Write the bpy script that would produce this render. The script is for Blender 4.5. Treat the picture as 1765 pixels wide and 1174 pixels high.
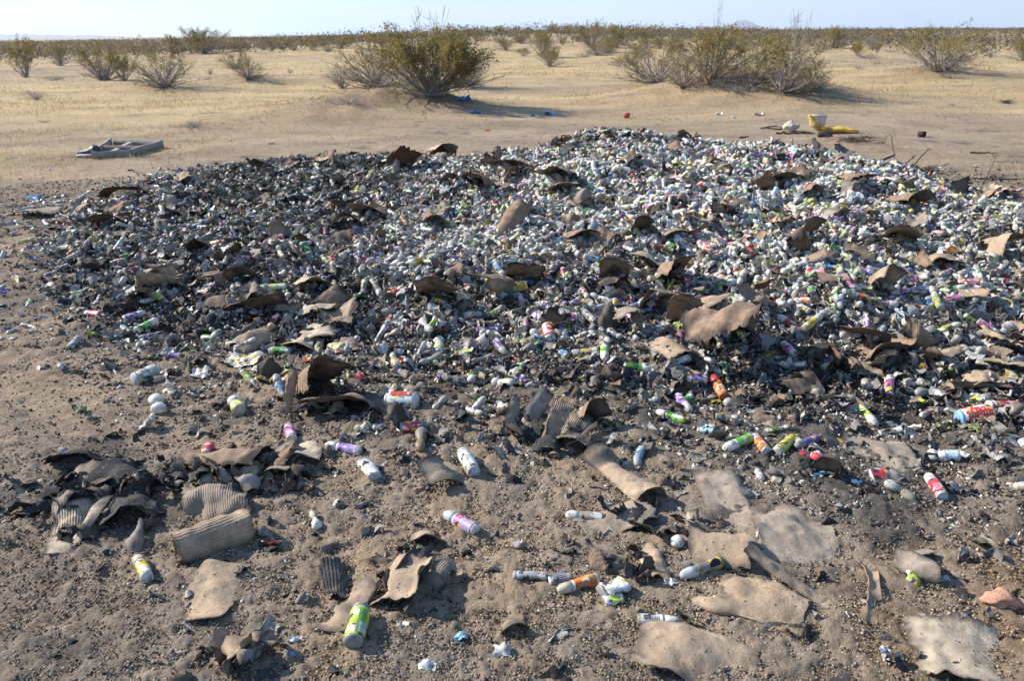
import bpy, math, random
import numpy as np
from mathutils import Matrix, Vector
RS = np.random.RandomState
random.seed(7)
D = bpy.data
for o in list(D.objects): D.objects.remove(o)
scene = bpy.context.scene
COL = scene.collection
rad = math.radians
# ------------------------------------------------------------------ camera
EYE = 1.6
cam = D.cameras.new('camera'); camo = D.objects.new('camera', cam); COL.objects.link(camo)
cam.lens = 28.0; cam.sensor_width = 36.0; cam.clip_start = 0.05; cam.clip_end = 30000
camo.matrix_world = (Matrix.Translation((0, 0, EYE)) @ Matrix.Rotation(rad(90 - 21.14), 4, 'X') @ Matrix.Rotation(rad(-0.65), 4, 'Z'))
cam.dof.use_dof = True; cam.dof.focus_distance = 3.9; cam.dof.aperture_fstop = 7.0
scene.camera = camo
scene.render.resolution_x = 1024; scene.render.resolution_y = 682
# ------------------------------------------------------------------ world and sun
SUN_EL = 33.0
sdir = Vector((-0.95, 0.31, 0)).normalized() * math.cos(rad(SUN_EL)); sdir.z = math.sin(rad(SUN_EL))
W = D.worlds.new('World'); scene.world = W; W.use_nodes = True
nt = W.node_tree; nd = nt.nodes; lk = nt.links
bg = nd['Background']
sky = nd.new('ShaderNodeTexSky'); sky.sky_type = 'NISHITA'; sky.sun_disc = False
sky.sun_elevation = rad(SUN_EL); sky.sun_rotation = math.atan2(sdir.x, sdir.y)
sky.air_density = 1.0; sky.dust_density = 0.1; sky.ozone_density = 2.0
tc = nd.new('ShaderNodeTexCoord')
mp = nd.new('ShaderNodeMapping'); mp.inputs['Scale'].default_value = (1.2, 1.2, 9.0); mp.inputs['Rotation'].default_value = (0.0, 0.12, 0.3)
cn = nd.new('ShaderNodeTexNoise'); cn.inputs['Scale'].default_value = 2.3; cn.inputs['Detail'].default_value = 6; cn.inputs['Roughness'].default_value = 0.5
cr = nd.new('ShaderNodeValToRGB'); cr.color_ramp.elements[0].position = 0.42; cr.color_ramp.elements[1].position = 0.66
cr.color_ramp.elements[1].color = (0.85, 0.85, 0.85, 1)
mx = nd.new('ShaderNodeMix'); mx.data_type = 'RGBA'
lk.new(tc.outputs['Generated'], mp.inputs[0]); lk.new(mp.outputs[0], cn.inputs['Vector']); lk.new(cn.outputs[0], cr.inputs[0])
lk.new(cr.outputs[0], mx.inputs['Factor']); lk.new(sky.outputs[0], mx.inputs['A']); mx.inputs['B'].default_value = (4.6, 5.2, 6.0, 1)
sat = nd.new('ShaderNodeMix'); sat.data_type = 'RGBA'; sat.blend_type = 'MULTIPLY'; sat.inputs['Factor'].default_value = 1; sat.inputs['B'].default_value = (.54, .74, .96, 1)
lk.new(mx.outputs['Result'], sat.inputs['A']); lk.new(sat.outputs['Result'], bg.inputs['Color']); bg.inputs['Strength'].default_value = 0.108
sun = D.lights.new('sun', 'SUN'); suno = D.objects.new('sun', sun); COL.objects.link(suno)
sun.energy = 5.0; sun.angle = rad(0.53); sun.color = (1.0, 0.93, 0.83)
suno.rotation_euler = sdir.to_track_quat('Z', 'Y').to_euler()
vs = scene.view_settings; vs.view_transform = 'Standard'; vs.look = 'None'; vs.exposure = 1.06; vs.gamma = 1.0

# ------------------------------------------------------------------ projection helpers (photo pixels)
F = 28.0 / 36.0 * 1765
CM = np.array(camo.matrix_world)[:3, :3]; CP = np.array([0, 0, EYE])
def project(P):
    c = (np.asarray(P, float) - CP) @ CM
    return 882.5 + F * c[..., 0] / -c[..., 2], 587 - F * c[..., 1] / -c[..., 2], -c[..., 2]
def ray(u, v):
    d = CM @ np.array([u - 882.5, -(v - 587.0), -F]); return d / np.linalg.norm(d)
def flat(u, v):
    d = ray(u, v); t = EYE / -d[2]; return (CP + d * t)[:2]
# ------------------------------------------------------------------ noise
def hsh(i, j, s):
    a = np.sin(i * 127.1 + j * 311.7 + s * 74.7) * 43758.5453
    return a - np.floor(a)
def vn(x, y, s, seed=0):
    x = np.asarray(x, float) / s; y = np.asarray(y, float) / s
    i = np.floor(x); j = np.floor(y); a = x - i; b = y - j
    a = a * a * (3 - 2 * a); b = b * b * (3 - 2 * b)
    return (hsh(i, j, seed) * (1 - a) * (1 - b) + hsh(i + 1, j, seed) * a * (1 - b) + hsh(i, j + 1, seed) * (1 - a) * b + hsh(i + 1, j + 1, seed) * a * b) * 2 - 1
def fbm(x, y, s, seed=0, o=3):
    r = 0
    for k in range(o): r = r + vn(x, y, s / 2 ** k, seed + k * 13) * 0.5 ** k
    return r
def ss(x, a=0.0, b=1.0):
    t = np.clip((np.asarray(x, float) - a) / (b - a), 0, 1); return t * t * (3 - 2 * t)
# ------------------------------------------------------------------ pile outline
PX = [(75, 395), (55, 440), (85, 500), (150, 560), (290, 596), (480, 618), (620, 645), (760, 680), (900, 665), (1050, 690), (1200, 700), (1400, 745), (1600, 765), (1765, 780), (1990, 800)]
POLY = [flat(*p) for p in PX] + [np.array(p) for p in [(6.4, 4.4), (6.9, 6.0), (6.2, 7.4), (5.2, 8.0), (4.1, 9.1), (2.8, 10.1), (1.2, 10.6), (-0.5, 10.7)]] + [flat(*p) for p in [(640, 262), (480, 277), (350, 296), (215, 330), (120, 356)]]
POLY = np.array(POLY)
def pdist(x, y):
    "signed distance to the outline of the pile, positive inside"
    x = np.asarray(x, float); y = np.asarray(y, float)
    n = len(POLY); best = np.full(x.shape, 1e9); ins = np.zeros(x.shape, bool)
    for k in range(n):
        a = POLY[k]; b = POLY[(k + 1) % n]; e = b - a
        t = np.clip(((x - a[0]) * e[0] + (y - a[1]) * e[1]) / (e @ e), 0, 1)
        best = np.minimum(best, np.hypot(x - a[0] - t * e[0], y - a[1] - t * e[1]))
        c = ((a[1] > y) != (b[1] > y)) & (x < e[0] * (y - a[1]) / (e[1] + 1e-12) + a[0]); ins ^= c
    return np.where(ins, best, -best)
HUM = []   # hummocks under the shrubs: x, y, radius, height
for (u, v, r, h) in [(690, 185, 2.3, .42), (1235, 165, 2.6, .40), (1370, 172, 1.8, .28), (1610, 130, 2.4, .3), (430, 140, 1.8, .2), (280, 152, 1.6, .12), (340, 222, .8, .08), (880, 75, 9, .5), (1130, 70, 9, .35), (1480, 245, .8, .06), (560, 200, 1.6, .16)]:
    p = flat(u, v); HUM.append((p[0], p[1], r, h))
def Hbig(x, y):
    r = np.hypot(x, y); az = np.arctan2(x, y)
    z = 1.15 * ss(r, 28, 85) * np.exp(-((az - 0.06) / 0.36) ** 2) + 0.55 * ss(r, 60, 200) * ss(az, 0.1, 0.5)
    z = z - 0.5 * ss(r, 120, 500) + 0.10 * fbm(x, y, 7.0, 3) * ss(r, 9, 25) + 0.35 * fbm(x, y, 40.0, 5, 2) * ss(r, 40, 90)
    for hx, hy, hr, hh in HUM:
        d2 = (x - hx) ** 2 / (hr * 1.25) ** 2 + (y - hy) ** 2 / hr ** 2
        z = z + hh * np.exp(-d2 * 1.6) * (1 + 0.3 * fbm(x, y, .8, 9, 2))
    return z
def H(x, y, pd=None):
    x = np.asarray(x, float); y = np.asarray(y, float)
    if pd is None: pd = pdist(x, y)
    z = Hbig(x, y)
    hm = 0.06 + 0.44 * np.exp(-((x - 1.9) / 2.9) ** 2 - ((y - 8.4) / 2.7) ** 2) + 0.10 * np.exp(-((x - 1.5) / 3) ** 2 - ((y - 5.2) / 1.3) ** 2)
    k = ss(pd, -0.05, 1.5)
    z = z + hm * k * (1 + .15 * fbm(x, y, 1.1, 87, 2)) + .04 * ss(pd, .1, 1.0) * fbm(x, y, .9, 89, 2)
    near = np.clip(1 - np.hypot(x, y) / 16, 0, 1)
    kk = ss(pd, -0.4, 0.4)
    z = z + (.008 + .012 * ss(pd, -1.6, -.2) + .030 * kk) * fbm(x, y, .42, 21, 3) * np.minimum(1, near * 4) + 0.022 * kk * fbm(x, y, .13, 27, 2)
    return z
TT = np.exp(np.linspace(math.log(1.2), math.log(400), 2600))
def at(u, v, lift=0.0):
    d = ray(u, v); P = CP + d * TT[:, None]
    dz = P[:, 2] - H(P[:, 0], P[:, 1]) - lift
    k = np.argmax(dz < 0) if (dz < 0).any() else len(TT) - 1
    k = max(k, 1); f = dz[k - 1] / (dz[k - 1] - dz[k] + 1e-9)
    return P[k - 1] * (1 - f) + P[k] * f
def gs(u, v, L):
    r = 0
    for (a, b, su, sv, w) in L: r = r + w * np.exp(-((u - a) / su) ** 2 - ((v - b) / sv) ** 2)
    return r
WL = [(1080, 305, 330, 60, 1.1), (1350, 330, 240, 55, .8), (1330, 420, 300, 90, .75), (760, 420, 220, 60, .65), (960, 570, 330, 45, .5), (1600, 545, 200, 80, .8), (150, 425, 110, 25, .6), (470, 425, 130, 40, .45), (1700, 420, 150, 80, .45), (950, 430, 220, 60, .6), (640, 600, 100, 30, .4)]
DL = [(590, 275, 240, 34, 1.2), (430, 330, 130, 34, .9), (600, 340, 110, 24, .5), (350, 475, 200, 55, .8), (300, 545, 150, 30, .6), (1430, 665, 210, 42, 1.3), (450, 385, 120, 25, .7), (930, 660, 330, 30, .7), (1500, 340, 130, 25, .6), (620, 545, 120, 40, .7), (1230, 320, 40, 14, .8), (1000, 500, 90, 20, .4), (1100, 640, 60, 15, .5), (640, 480, 60, 20, .4)]
AL = [(1620, 500, 130, 60, 1.0), (1180, 300, 200, 50, .3), (1400, 580, 120, 30, .4), (1050, 600, 300, 30, .3)]
SCAT = [(400, 850, 180, 90, 1.0), (150, 870, 140, 70, 1.0), (560, 700, 200, 60, .6), (950, 740, 200, 50, .8), (1500, 800, 260, 60, .9), (700, 1000, 160, 60, .5), (1150, 950, 200, 90, .5), (300, 640, 120, 26, .3), (1200, 720, 200, 50, .6), (400, 1120, 180, 40, .5), (1350, 1000, 200, 60, .4)]

# ------------------------------------------------------------------ materials
def col_mat(name, rough=.8, nscale=40, namt=.35, bump=0.0, bscale=200, spec=.3, bdist=.01, speck=None, trans=0.0, sub=0.0):
    m = D.materials.new(name); m.use_nodes = True; t = m.node_tree; n = t.nodes; l = t.links
    b = n['Principled BSDF']; b.inputs['Roughness'].default_value = rough; b.inputs['Specular IOR Level'].default_value = spec
    a = n.new('ShaderNodeAttribute'); a.attribute_name = 'Col'
    c = n.new('ShaderNodeTexCoord')
    z = n.new('ShaderNodeTexNoise'); z.inputs['Scale'].default_value = nscale; z.inputs['Detail'].default_value = 5; z.inputs['Roughness'].default_value = .65
    l.new(c.outputs['Object'], z.inputs['Vector'])
    mr = n.new('ShaderNodeMapRange'); mr.inputs[1].default_value = .28; mr.inputs[2].default_value = .72; mr.inputs[3].default_value = 1 - namt; mr.inputs[4].default_value = 1 + namt * .6
    l.new(z.outputs[0], mr.inputs[0])
    mu = n.new('ShaderNodeMix'); mu.data_type = 'RGBA'; mu.blend_type = 'MULTIPLY'; mu.inputs['Factor'].default_value = 1
    l.new(a.outputs['Color'], mu.inputs['A']); l.new(mr.outputs[0], mu.inputs['B'])
    out = mu.outputs['Result']
    for (sc, lo, hi, colr) in (speck or []):
        s = n.new('ShaderNodeTexNoise'); s.inputs['Scale'].default_value = sc; s.inputs['Detail'].default_value = 3; l.new(c.outputs['Object'], s.inputs['Vector'])
        r = n.new('ShaderNodeMapRange'); r.inputs[1].default_value = lo; r.inputs[2].default_value = hi; l.new(s.outputs[0], r.inputs[0])
        x = n.new('ShaderNodeMix'); x.data_type = 'RGBA'; l.new(r.outputs[0], x.inputs['Factor']); l.new(out, x.inputs['A']); x.inputs['B'].default_value = (*colr, 1)
        out = x.outputs['Result']
    l.new(out, b.inputs['Base Color'])
    if bump:
        z2 = n.new('ShaderNodeTexNoise'); z2.inputs['Scale'].default_value = bscale; z2.inputs['Detail'].default_value = 6; z2.inputs['Roughness'].default_value = .7
        l.new(c.outputs['Object'], z2.inputs['Vector'])
        bp = n.new('ShaderNodeBump'); bp.inputs['Strength'].default_value = bump; bp.inputs['Distance'].default_value = bdist
        l.new(z2.outputs[0], bp.inputs['Height']); l.new(bp.outputs[0], b.inputs['Normal'])
    if trans:
        tr = n.new('ShaderNodeBsdfTranslucent'); l.new(out, tr.inputs['Color'])
        ms = n.new('ShaderNodeMixShader'); ms.inputs[0].default_value = trans
        l.new(b.outputs[0], ms.inputs[1]); l.new(tr.outputs[0], ms.inputs[2]); l.new(ms.outputs[0], n['Material Output'].inputs['Surface'])
    return m
M_ground = col_mat('soil', .95, 22, .38, 1.0, 75, .12, .018, speck=[(260, .63, .70, (.05, .045, .04)), (190, .66, .72, (.42, .36, .28))])
M_plastic = col_mat('plastic', .42, 45, .26, .35, 90, .4, .003, speck=[(48, .50, .74, (.24, .205, .165)), (130, .60, .70, (.10, .085, .07))], trans=.30)
M_card = col_mat('cardboard', .9, 28, .34, .8, 55, .15, .005, speck=[(16, .56, .72, (.15, .12, .095)), (60, .66, .71, (.05, .04, .035)), (240, .66, .72, (.13, .11, .09))])
M_char = col_mat('charred_stuff', .8, 60, .55, .8, 150, .35, .006, speck=[(60, .62, .70, (.20, .18, .16))])
M_leaf = col_mat('leaf', .65, 6, .3, trans=.3, spec=.25)
M_bark = col_mat('bark', .85, 12, .3)
M_grass = col_mat('dry_grass', .8, 3, .25, trans=.25)
M_stone = col_mat('stone', .9, 18, .25, .8, 40, .2, .02)
M_wood = col_mat('weathered_wood', .85, 14, .3, .6, 30, .2, .01)
M_crumb = col_mat('crumb', .95, 90, .4, spec=.1)
M_hill = col_mat('hill_rock', 1, .002, .2, spec=0)
def print_mat():
    m = col_mat('printed_film', .38, 40, .2, .25, 80, .45, .003, trans=.001)
    n = m.node_tree.nodes; l = m.node_tree.links; b = n['Principled BSDF']
    src = b.inputs['Base Color'].links[0].from_socket
    c = [x for x in n if x.type == 'TEX_COORD'][0]
    mpn = n.new('ShaderNodeMapping'); mpn.inputs['Scale'].default_value = (45, 70, 70); l.new(c.outputs['Object'], mpn.inputs[0])
    v = n.new('ShaderNodeTexVoronoi'); v.distance = 'CHEBYCHEV'; v.inputs['Scale'].default_value = 1.0; l.new(mpn.outputs[0], v.inputs['Vector'])
    sp = n.new('ShaderNodeSeparateColor'); l.new(v.outputs['Color'], sp.inputs[0])
    def mixif(out, sock, lo, colr):
        g = n.new('ShaderNodeMath'); g.operation = 'GREATER_THAN'; l.new(sock, g.inputs[0]); g.inputs[1].default_value = lo
        x = n.new('ShaderNodeMix'); x.data_type = 'RGBA'; l.new(g.outputs[0], x.inputs['Factor']); l.new(out, x.inputs['A']); x.inputs['B'].default_value = (*colr, 1); return x.outputs['Result']
    o = mixif(src, sp.outputs[0], .70, (.68, .67, .64)); o = mixif(o, sp.outputs[1], .87, (.06, .05, .07))
    o = mixif(o, sp.outputs[2], .90, (.7, .5, .06))
    d = n.new('ShaderNodeTexNoise'); d.inputs['Scale'].default_value = 55; d.inputs['Detail'].default_value = 4; l.new(c.outputs['Object'], d.inputs['Vector'])
    r = n.new('ShaderNodeMapRange'); r.inputs[1].default_value = .52; r.inputs[2].default_value = .72; r.inputs[4].default_value = .8; l.new(d.outputs[0], r.inputs[0])
    x = n.new('ShaderNodeMix'); x.data_type = 'RGBA'; l.new(r.outputs[0], x.inputs['Factor']); l.new(o, x.inputs['A']); x.inputs['B'].default_value = (.34, .31, .27, 1)
    l.new(x.outputs['Result'], b.inputs['Base Color'])
    for q in n:
        if q.type == 'BSDF_TRANSLUCENT': l.new(x.outputs['Result'], q.inputs['Color'])
        if q.type == 'MIX_SHADER': q.inputs[0].default_value = .22
    return m
M_print = print_mat()

# ------------------------------------------------------------------ mesh helpers
def mk_mesh(name, V, Fs, mats, mi=None, col=None, smooth=True):
    me = D.meshes.new(name)
    Fs = [np.asarray(f, np.int32) for f in (Fs if isinstance(Fs, list) else [Fs])]; Fs = [f for f in Fs if len(f)]
    V = np.asarray(V, np.float32)
    me.vertices.add(len(V)); me.vertices.foreach_set('co', V.ravel())
    lv = np.concatenate([f.ravel() for f in Fs]); sizes = np.concatenate([np.full(len(f), f.shape[1], np.int32) for f in Fs])
    st = np.concatenate([[0], np.cumsum(sizes)[:-1]]).astype(np.int32)
    me.loops.add(len(lv)); me.loops.foreach_set('vertex_index', lv)
    me.polygons.add(len(sizes)); me.polygons.foreach_set('loop_start', st)
    for m in mats: me.materials.append(m)
    if mi is not None: me.polygons.foreach_set('material_index', np.asarray(mi, np.int32))
    if smooth is True: me.polygons.foreach_set('use_smooth', np.ones(len(sizes), bool))
    me.update(calc_edges=True)
    if col is not None:
        col = np.asarray(col, np.float32)
        if col.ndim == 1: col = np.tile(col, (len(V), 1))
        c4 = np.ones((len(V), 4), np.float32); c4[:, :3] = col[:, :3]
        a = me.color_attributes.new('Col', 'FLOAT_COLOR', 'POINT'); a.data.foreach_set('color', c4.ravel())
    return me
def link(name, data, parent=None, loc=None):
    o = D.objects.new(name, data); COL.objects.link(o)
    if parent is not None: o.parent = parent
    if loc is not None: o.location = loc
    return o
def tag(o, label=None, cat=None, group=None, kind=None):
    if label:
        w = label.split(); o['label'] = ' '.join(w[:16])
    if cat: o['category'] = cat
    if group: o['group'] = group
    if kind: o['kind'] = kind
    return o
def grid_faces(nu, nv, wrap=False, off=0):
    I, J = np.meshgrid(np.arange(nu - 1), np.arange(nv if wrap else nv - 1), indexing='ij')
    a = I * nv + J; b = I * nv + (J + 1) % nv; c = (I + 1) * nv + (J + 1) % nv; d = (I + 1) * nv + J
    return np.stack([a, d, c, b], -1).reshape(-1, 4) + off
def revolve(prof, seg):
    "profile list of (x, r) turned about the x axis"
    th = np.linspace(0, 2 * math.pi, seg, endpoint=False)
    V = np.array([[x, max(r, 1e-4) * math.cos(t), max(r, 1e-4) * math.sin(t)] for x, r in prof for t in th])
    return V, grid_faces(len(prof), seg, True)[:, ::-1]
def tube(pts, radii, seg=5):
    pts = np.asarray(pts, float); n = len(pts); V = []
    up = np.array([.13, .2, .97])
    for k in range(n):
        t = pts[min(k + 1, n - 1)] - pts[max(k - 1, 0)]; t /= np.linalg.norm(t) + 1e-9
        a = np.cross(t, up); 
        if np.linalg.norm(a) < .1: a = np.cross(t, [1, 0, 0])
        a /= np.linalg.norm(a); b = np.cross(t, a)
        for j in range(seg):
            q = 2 * math.pi * j / seg; V.append(pts[k] + radii[k] * (a * math.cos(q) + b * math.sin(q)))
    return np.array(V), grid_faces(n, seg, True)
class MB:
    def __init__(s): s.V = []; s.F = []; s.C = []; s.n = 0
    def add(s, V, Fc, col):
        V = np.asarray(V, float); s.V.append(V); s.F.append(np.asarray(Fc) + s.n); s.n += len(V)
        col = np.asarray(col, float); s.C.append(np.tile(col, (len(V), 1)) if col.ndim == 1 else col); return s
    def box(s, c, size, R=None, col=(.3, .3, .3)):
        V = np.array([[i, j, k] for i in (-.5, .5) for j in (-.5, .5) for k in (-.5, .5)]) * size
        if R is not None: V = V @ np.asarray(R).T
        return s.add(V + c, [[0, 1, 3, 2], [4, 6, 7, 5], [0, 4, 5, 1], [2, 3, 7, 6], [0, 2, 6, 4], [1, 5, 7, 3]], col)
    def mesh(s, name, mat, smooth=True):
        fs = {}
        for f in s.F: fs.setdefault(f.shape[1], []).append(f)
        return mk_mesh(name, np.concatenate(s.V), [np.concatenate(v) for v in fs.values()], [mat], None, np.concatenate(s.C), smooth)
def rotm(rx, ry, rz):
    cx, sx, cy, sy, cz, sz = [f(a) for a in (rx, ry, rz) for f in (math.cos, math.sin)]
    return np.array([[cz, -sz, 0], [sz, cz, 0], [0, 0, 1]]) @ np.array([[cy, 0, sy], [0, 1, 0], [-sy, 0, cy]]) @ np.array([[1, 0, 0], [0, cx, -sx], [0, sx, cx]])

# ------------------------------------------------------------------ ground: one sheet from under the camera to the horizon
def lerp(a, b, t):
    t = np.asarray(t)[..., None]; return np.asarray(a) * (1 - t) + np.asarray(b) * t
def ground_colour(x, y, pd, u, v):
    r = np.hypot(x, y)
    n1 = fbm(x, y, 1.3, 31, 4); n2 = fbm(x, y, .25, 37, 3); n3 = fbm(x * .35, y, 3.5, 43, 3); n4 = fbm(x, y, .06, 47, 2)
    tan = np.array([.315, .235, .160]); brown = np.array([.225, .178, .137]); gold = np.array([.41, .305, .165]); char = np.array([.058, .052, .047]); ash = np.array([.33, .315, .29]); rust = np.array([.27, .17, .09])
    C = lerp(tan, brown, np.clip(.35 + .6 * n1 + .3 * n2, 0, 1))
    out = ss(-pd, .0, 1.0)
    smooth_left = np.exp(-((u - 150) / 290) ** 2 - ((v - 680) / 105) ** 2)
    C = lerp(C, tan * 1.0, np.clip(smooth_left, 0, 1) * .8)
    fg = ss(v, 640, 830) * (1 - .75 * smooth_left) * (1 - .5 * np.exp(-((u - 60) / 200) ** 2 - ((v - 1050) / 120) ** 2))
    C = lerp(C, np.array([.222, .186, .150]), np.clip(fg * (.62 + .45 * n2 + .25 * n1), 0, 1))
    C = lerp(C, rust, np.clip(ss(u, 1300, 1700) * ss(v, 830, 1000) * (.45 + .6 * n2), 0, .8))
    dirtband = np.exp(-((v - 235) / 30) ** 2) * ss(r, 7, 10)
    g = ss(r, 10.5, 15) * np.clip(.75 + .5 * n3 + .2 * n2, 0, 1) * (1 - .55 * np.exp(-((u - 1500) / 330) ** 2 - ((v - 205) / 48) ** 2) - .35 * dirtband)
    C = lerp(C, gold, np.clip(g, 0, 1)); C = lerp(C, gold * .93, ss(r, 60, 200))
    for hx, hy, hr, hh in HUM:
        if hr < 3: C = lerp(C, np.array([.26, .185, .12]), .8 * np.exp(-(((x - hx) / hr) ** 2 + ((y - hy) / hr) ** 2) * 1.2))
    Wd = gs(u, v, WL); Dk = gs(u, v, DL); As = gs(u, v, AL); Sc = gs(u, v, SCAT)
    inside = ss(pd + .35 * n1 + .15 * n2, -.25, .3)
    burn = np.clip(.48 + .5 * n2 + .45 * Dk - .62 * Wd - .35 * As, 0, 1)
    Cin = lerp(lerp(np.array([.15, .12, .095]), ash, np.clip(.18 + .30 * Wd + .6 * As + .5 * n2, 0, 1)), char, burn)
    C = lerp(C, Cin, inside)
    C = lerp(C, char * 1.5, np.clip((1 - inside) * ss(Sc * .8 + .55 * n2 + .4 * n1, .45, 1.0) * ss(20 - r, 0, 4), 0, .75))
    C = lerp(C, char * 1.3, np.clip((1 - inside) * ss(pd + .5 * n2 + .25 * n1, -.8, .1) * .5 * (.3 + .7 * ss(u, 150, 500)), 0, 1))
    lt = fbm(x * .45, y, .8, 67, 4) * .16 + vn(x * .5, y, .16, 71) * .10
    C = C * (1 + (lt * ss(r, 7.5, 12))[..., None])
    C = lerp(C, np.array([.20, .15, .105]), np.clip(ss(fbm(x * .6, y, .55, 83, 4), .55, 1.1) * ss(r, 8, 12) * .6, 0, 1))
    return C * (1 + .16 * n4[..., None] * ss(18 - r, 0, 6)[..., None])
az = np.concatenate([np.linspace(-180, -52, 40)[:-1], np.linspace(-52, -38, 40)[:-1], np.linspace(-38, 38, 500), np.linspace(38, 52, 40)[1:], np.linspace(52, 180, 40)[1:-1]])
az = np.radians(az)
rr = np.concatenate([[.02, .3, .6, .9, 1.1], np.exp(np.linspace(math.log(1.25), math.log(13), 640)), np.exp(np.linspace(math.log(13), math.log(60), 130))[1:], np.exp(np.linspace(math.log(60), math.log(14000), 50))[1:]])
A, R_ = np.meshgrid(az, rr); GX = (R_ * np.sin(A)).ravel(); GY = (R_ * np.cos(A)).ravel()
gpd = np.full(GX.shape, -50.0); nr = np.hypot(GX, GY) < 22; gpd[nr] = pdist(GX[nr], GY[nr])
GZ = H(GX, GY, gpd)
fade = np.clip(1.3 - np.hypot(GX, GY) / 12, 0, 1)
uu, vv, _ = project(np.stack([GX, GY, GZ], -1)); bad = GY < .5; uu[bad] = 880; vv[bad] = 1100
rough_l = 1 - .7 * np.exp(-((uu - 170) / 240) ** 2 - ((vv - 690) / 90) ** 2)
GZ = GZ + fade * rough_l * (.008 * vn(GX, GY, .045, 51) + .0055 * vn(GX, GY, .022, 53) + .003 * vn(GX, GY, .012, 55) + .012 * np.abs(fbm(GX, GY, .11, 57, 2)) * ss(gpd, -2.2, .2))
GC = ground_colour(GX, GY, gpd, uu, vv)
gm = mk_mesh('ground', np.stack([GX, GY, GZ], -1), grid_faces(len(rr), len(az), True), [M_ground], None, GC)
tag(link('ground', gm), 'sandy desert ground, tan beyond and sooty brown round the burnt pile', 'ground', None, 'structure')
def Hfull(x, y): return H(x, y)

# distant hills
def hills(pts, dist, label):
    mb = MB(); V = []
    n = len(pts); th = dist * .12
    for k, (u, v) in enumerate(pts):
        d = ray(u, v); d = d / np.hypot(d[0], d[1]); p = CP + d * dist
        q = np.array([p[0], p[1]]); dr = q / np.linalg.norm(q)
        V += [[*(q - dr * th), -30], [*(q - dr * th * .45), p[2] * .55], [*q, p[2]], [*(q + dr * th), -30]]
    mb.add(V, grid_faces(n, 4), (.16, .14, .15))
    return tag(link('hills', mb.mesh('hills', M_hill)), label, 'hills', None, 'structure')
def ridge(u0, u1, f, n=60, seed=1):
    us = np.linspace(u0, u1, n); return [(u, f(u) - 2.2 * abs(vn(u, 0, 14, seed)) - 1.0 * vn(u, 3, 5, seed)) for u in us]
hills(ridge(-200, 330, lambda u: 60 + max(0, (u - 90)) * .022, 90, 2), 9000, 'faint blue mountain range on the left horizon')
hills(ridge(1225, 1345, lambda u: 49 - 15 * math.exp(-((u - 1280) / 26) ** 2), 60, 3), 8000, 'low blue mountain on the horizon right of centre')

# ------------------------------------------------------------------ labels that single a thing out: relation to a landmark
ANCH = []
def anchor(phrase, p): ANCH.append((phrase, float(p[0]), float(p[1])))
USED = {}
def relabel(desc, p, extras=(), anchors=None):
    A_ = anchors or ANCH
    x, y = float(p[0]), float(p[1])
    order = sorted(A_, key=lambda a: (a[1] - x) ** 2 + ((a[2] - y) * .8) ** 2)[:4]
    def rel(a):
        dx, dy = x - a[1], y - a[2]
        far = math.hypot(dx, dy) > .45 * max(1, y / 6)
        if abs(dx) > 1.6 * abs(dy): w = ('right of' if dx > 0 else 'left of')
        elif abs(dy) > 1.6 * abs(dx): w = ('behind' if dy > 0 else 'in front of')
        else: w = ('behind and ' if dy > 0 else 'before and ') + ('right of' if dx > 0 else 'left of')
        return ('well ' if far else 'just ') + w + ' ' + a[0]
    cands = [desc + ' ' + rel(order[0])] + [desc + ' ' + e + ' ' + rel(order[0]) for e in extras] + [desc + ' ' + rel(a) for a in order[1:]]
    for c in cands:
        if len(c.split()) <= 16 and c not in USED: USED[c] = 1; return c
    for c in cands:
        if len(c.split()) <= 16: USED[c] = USED.get(c, 0) + 1; return c
    return ' '.join(cands[0].split()[:16])

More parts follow.
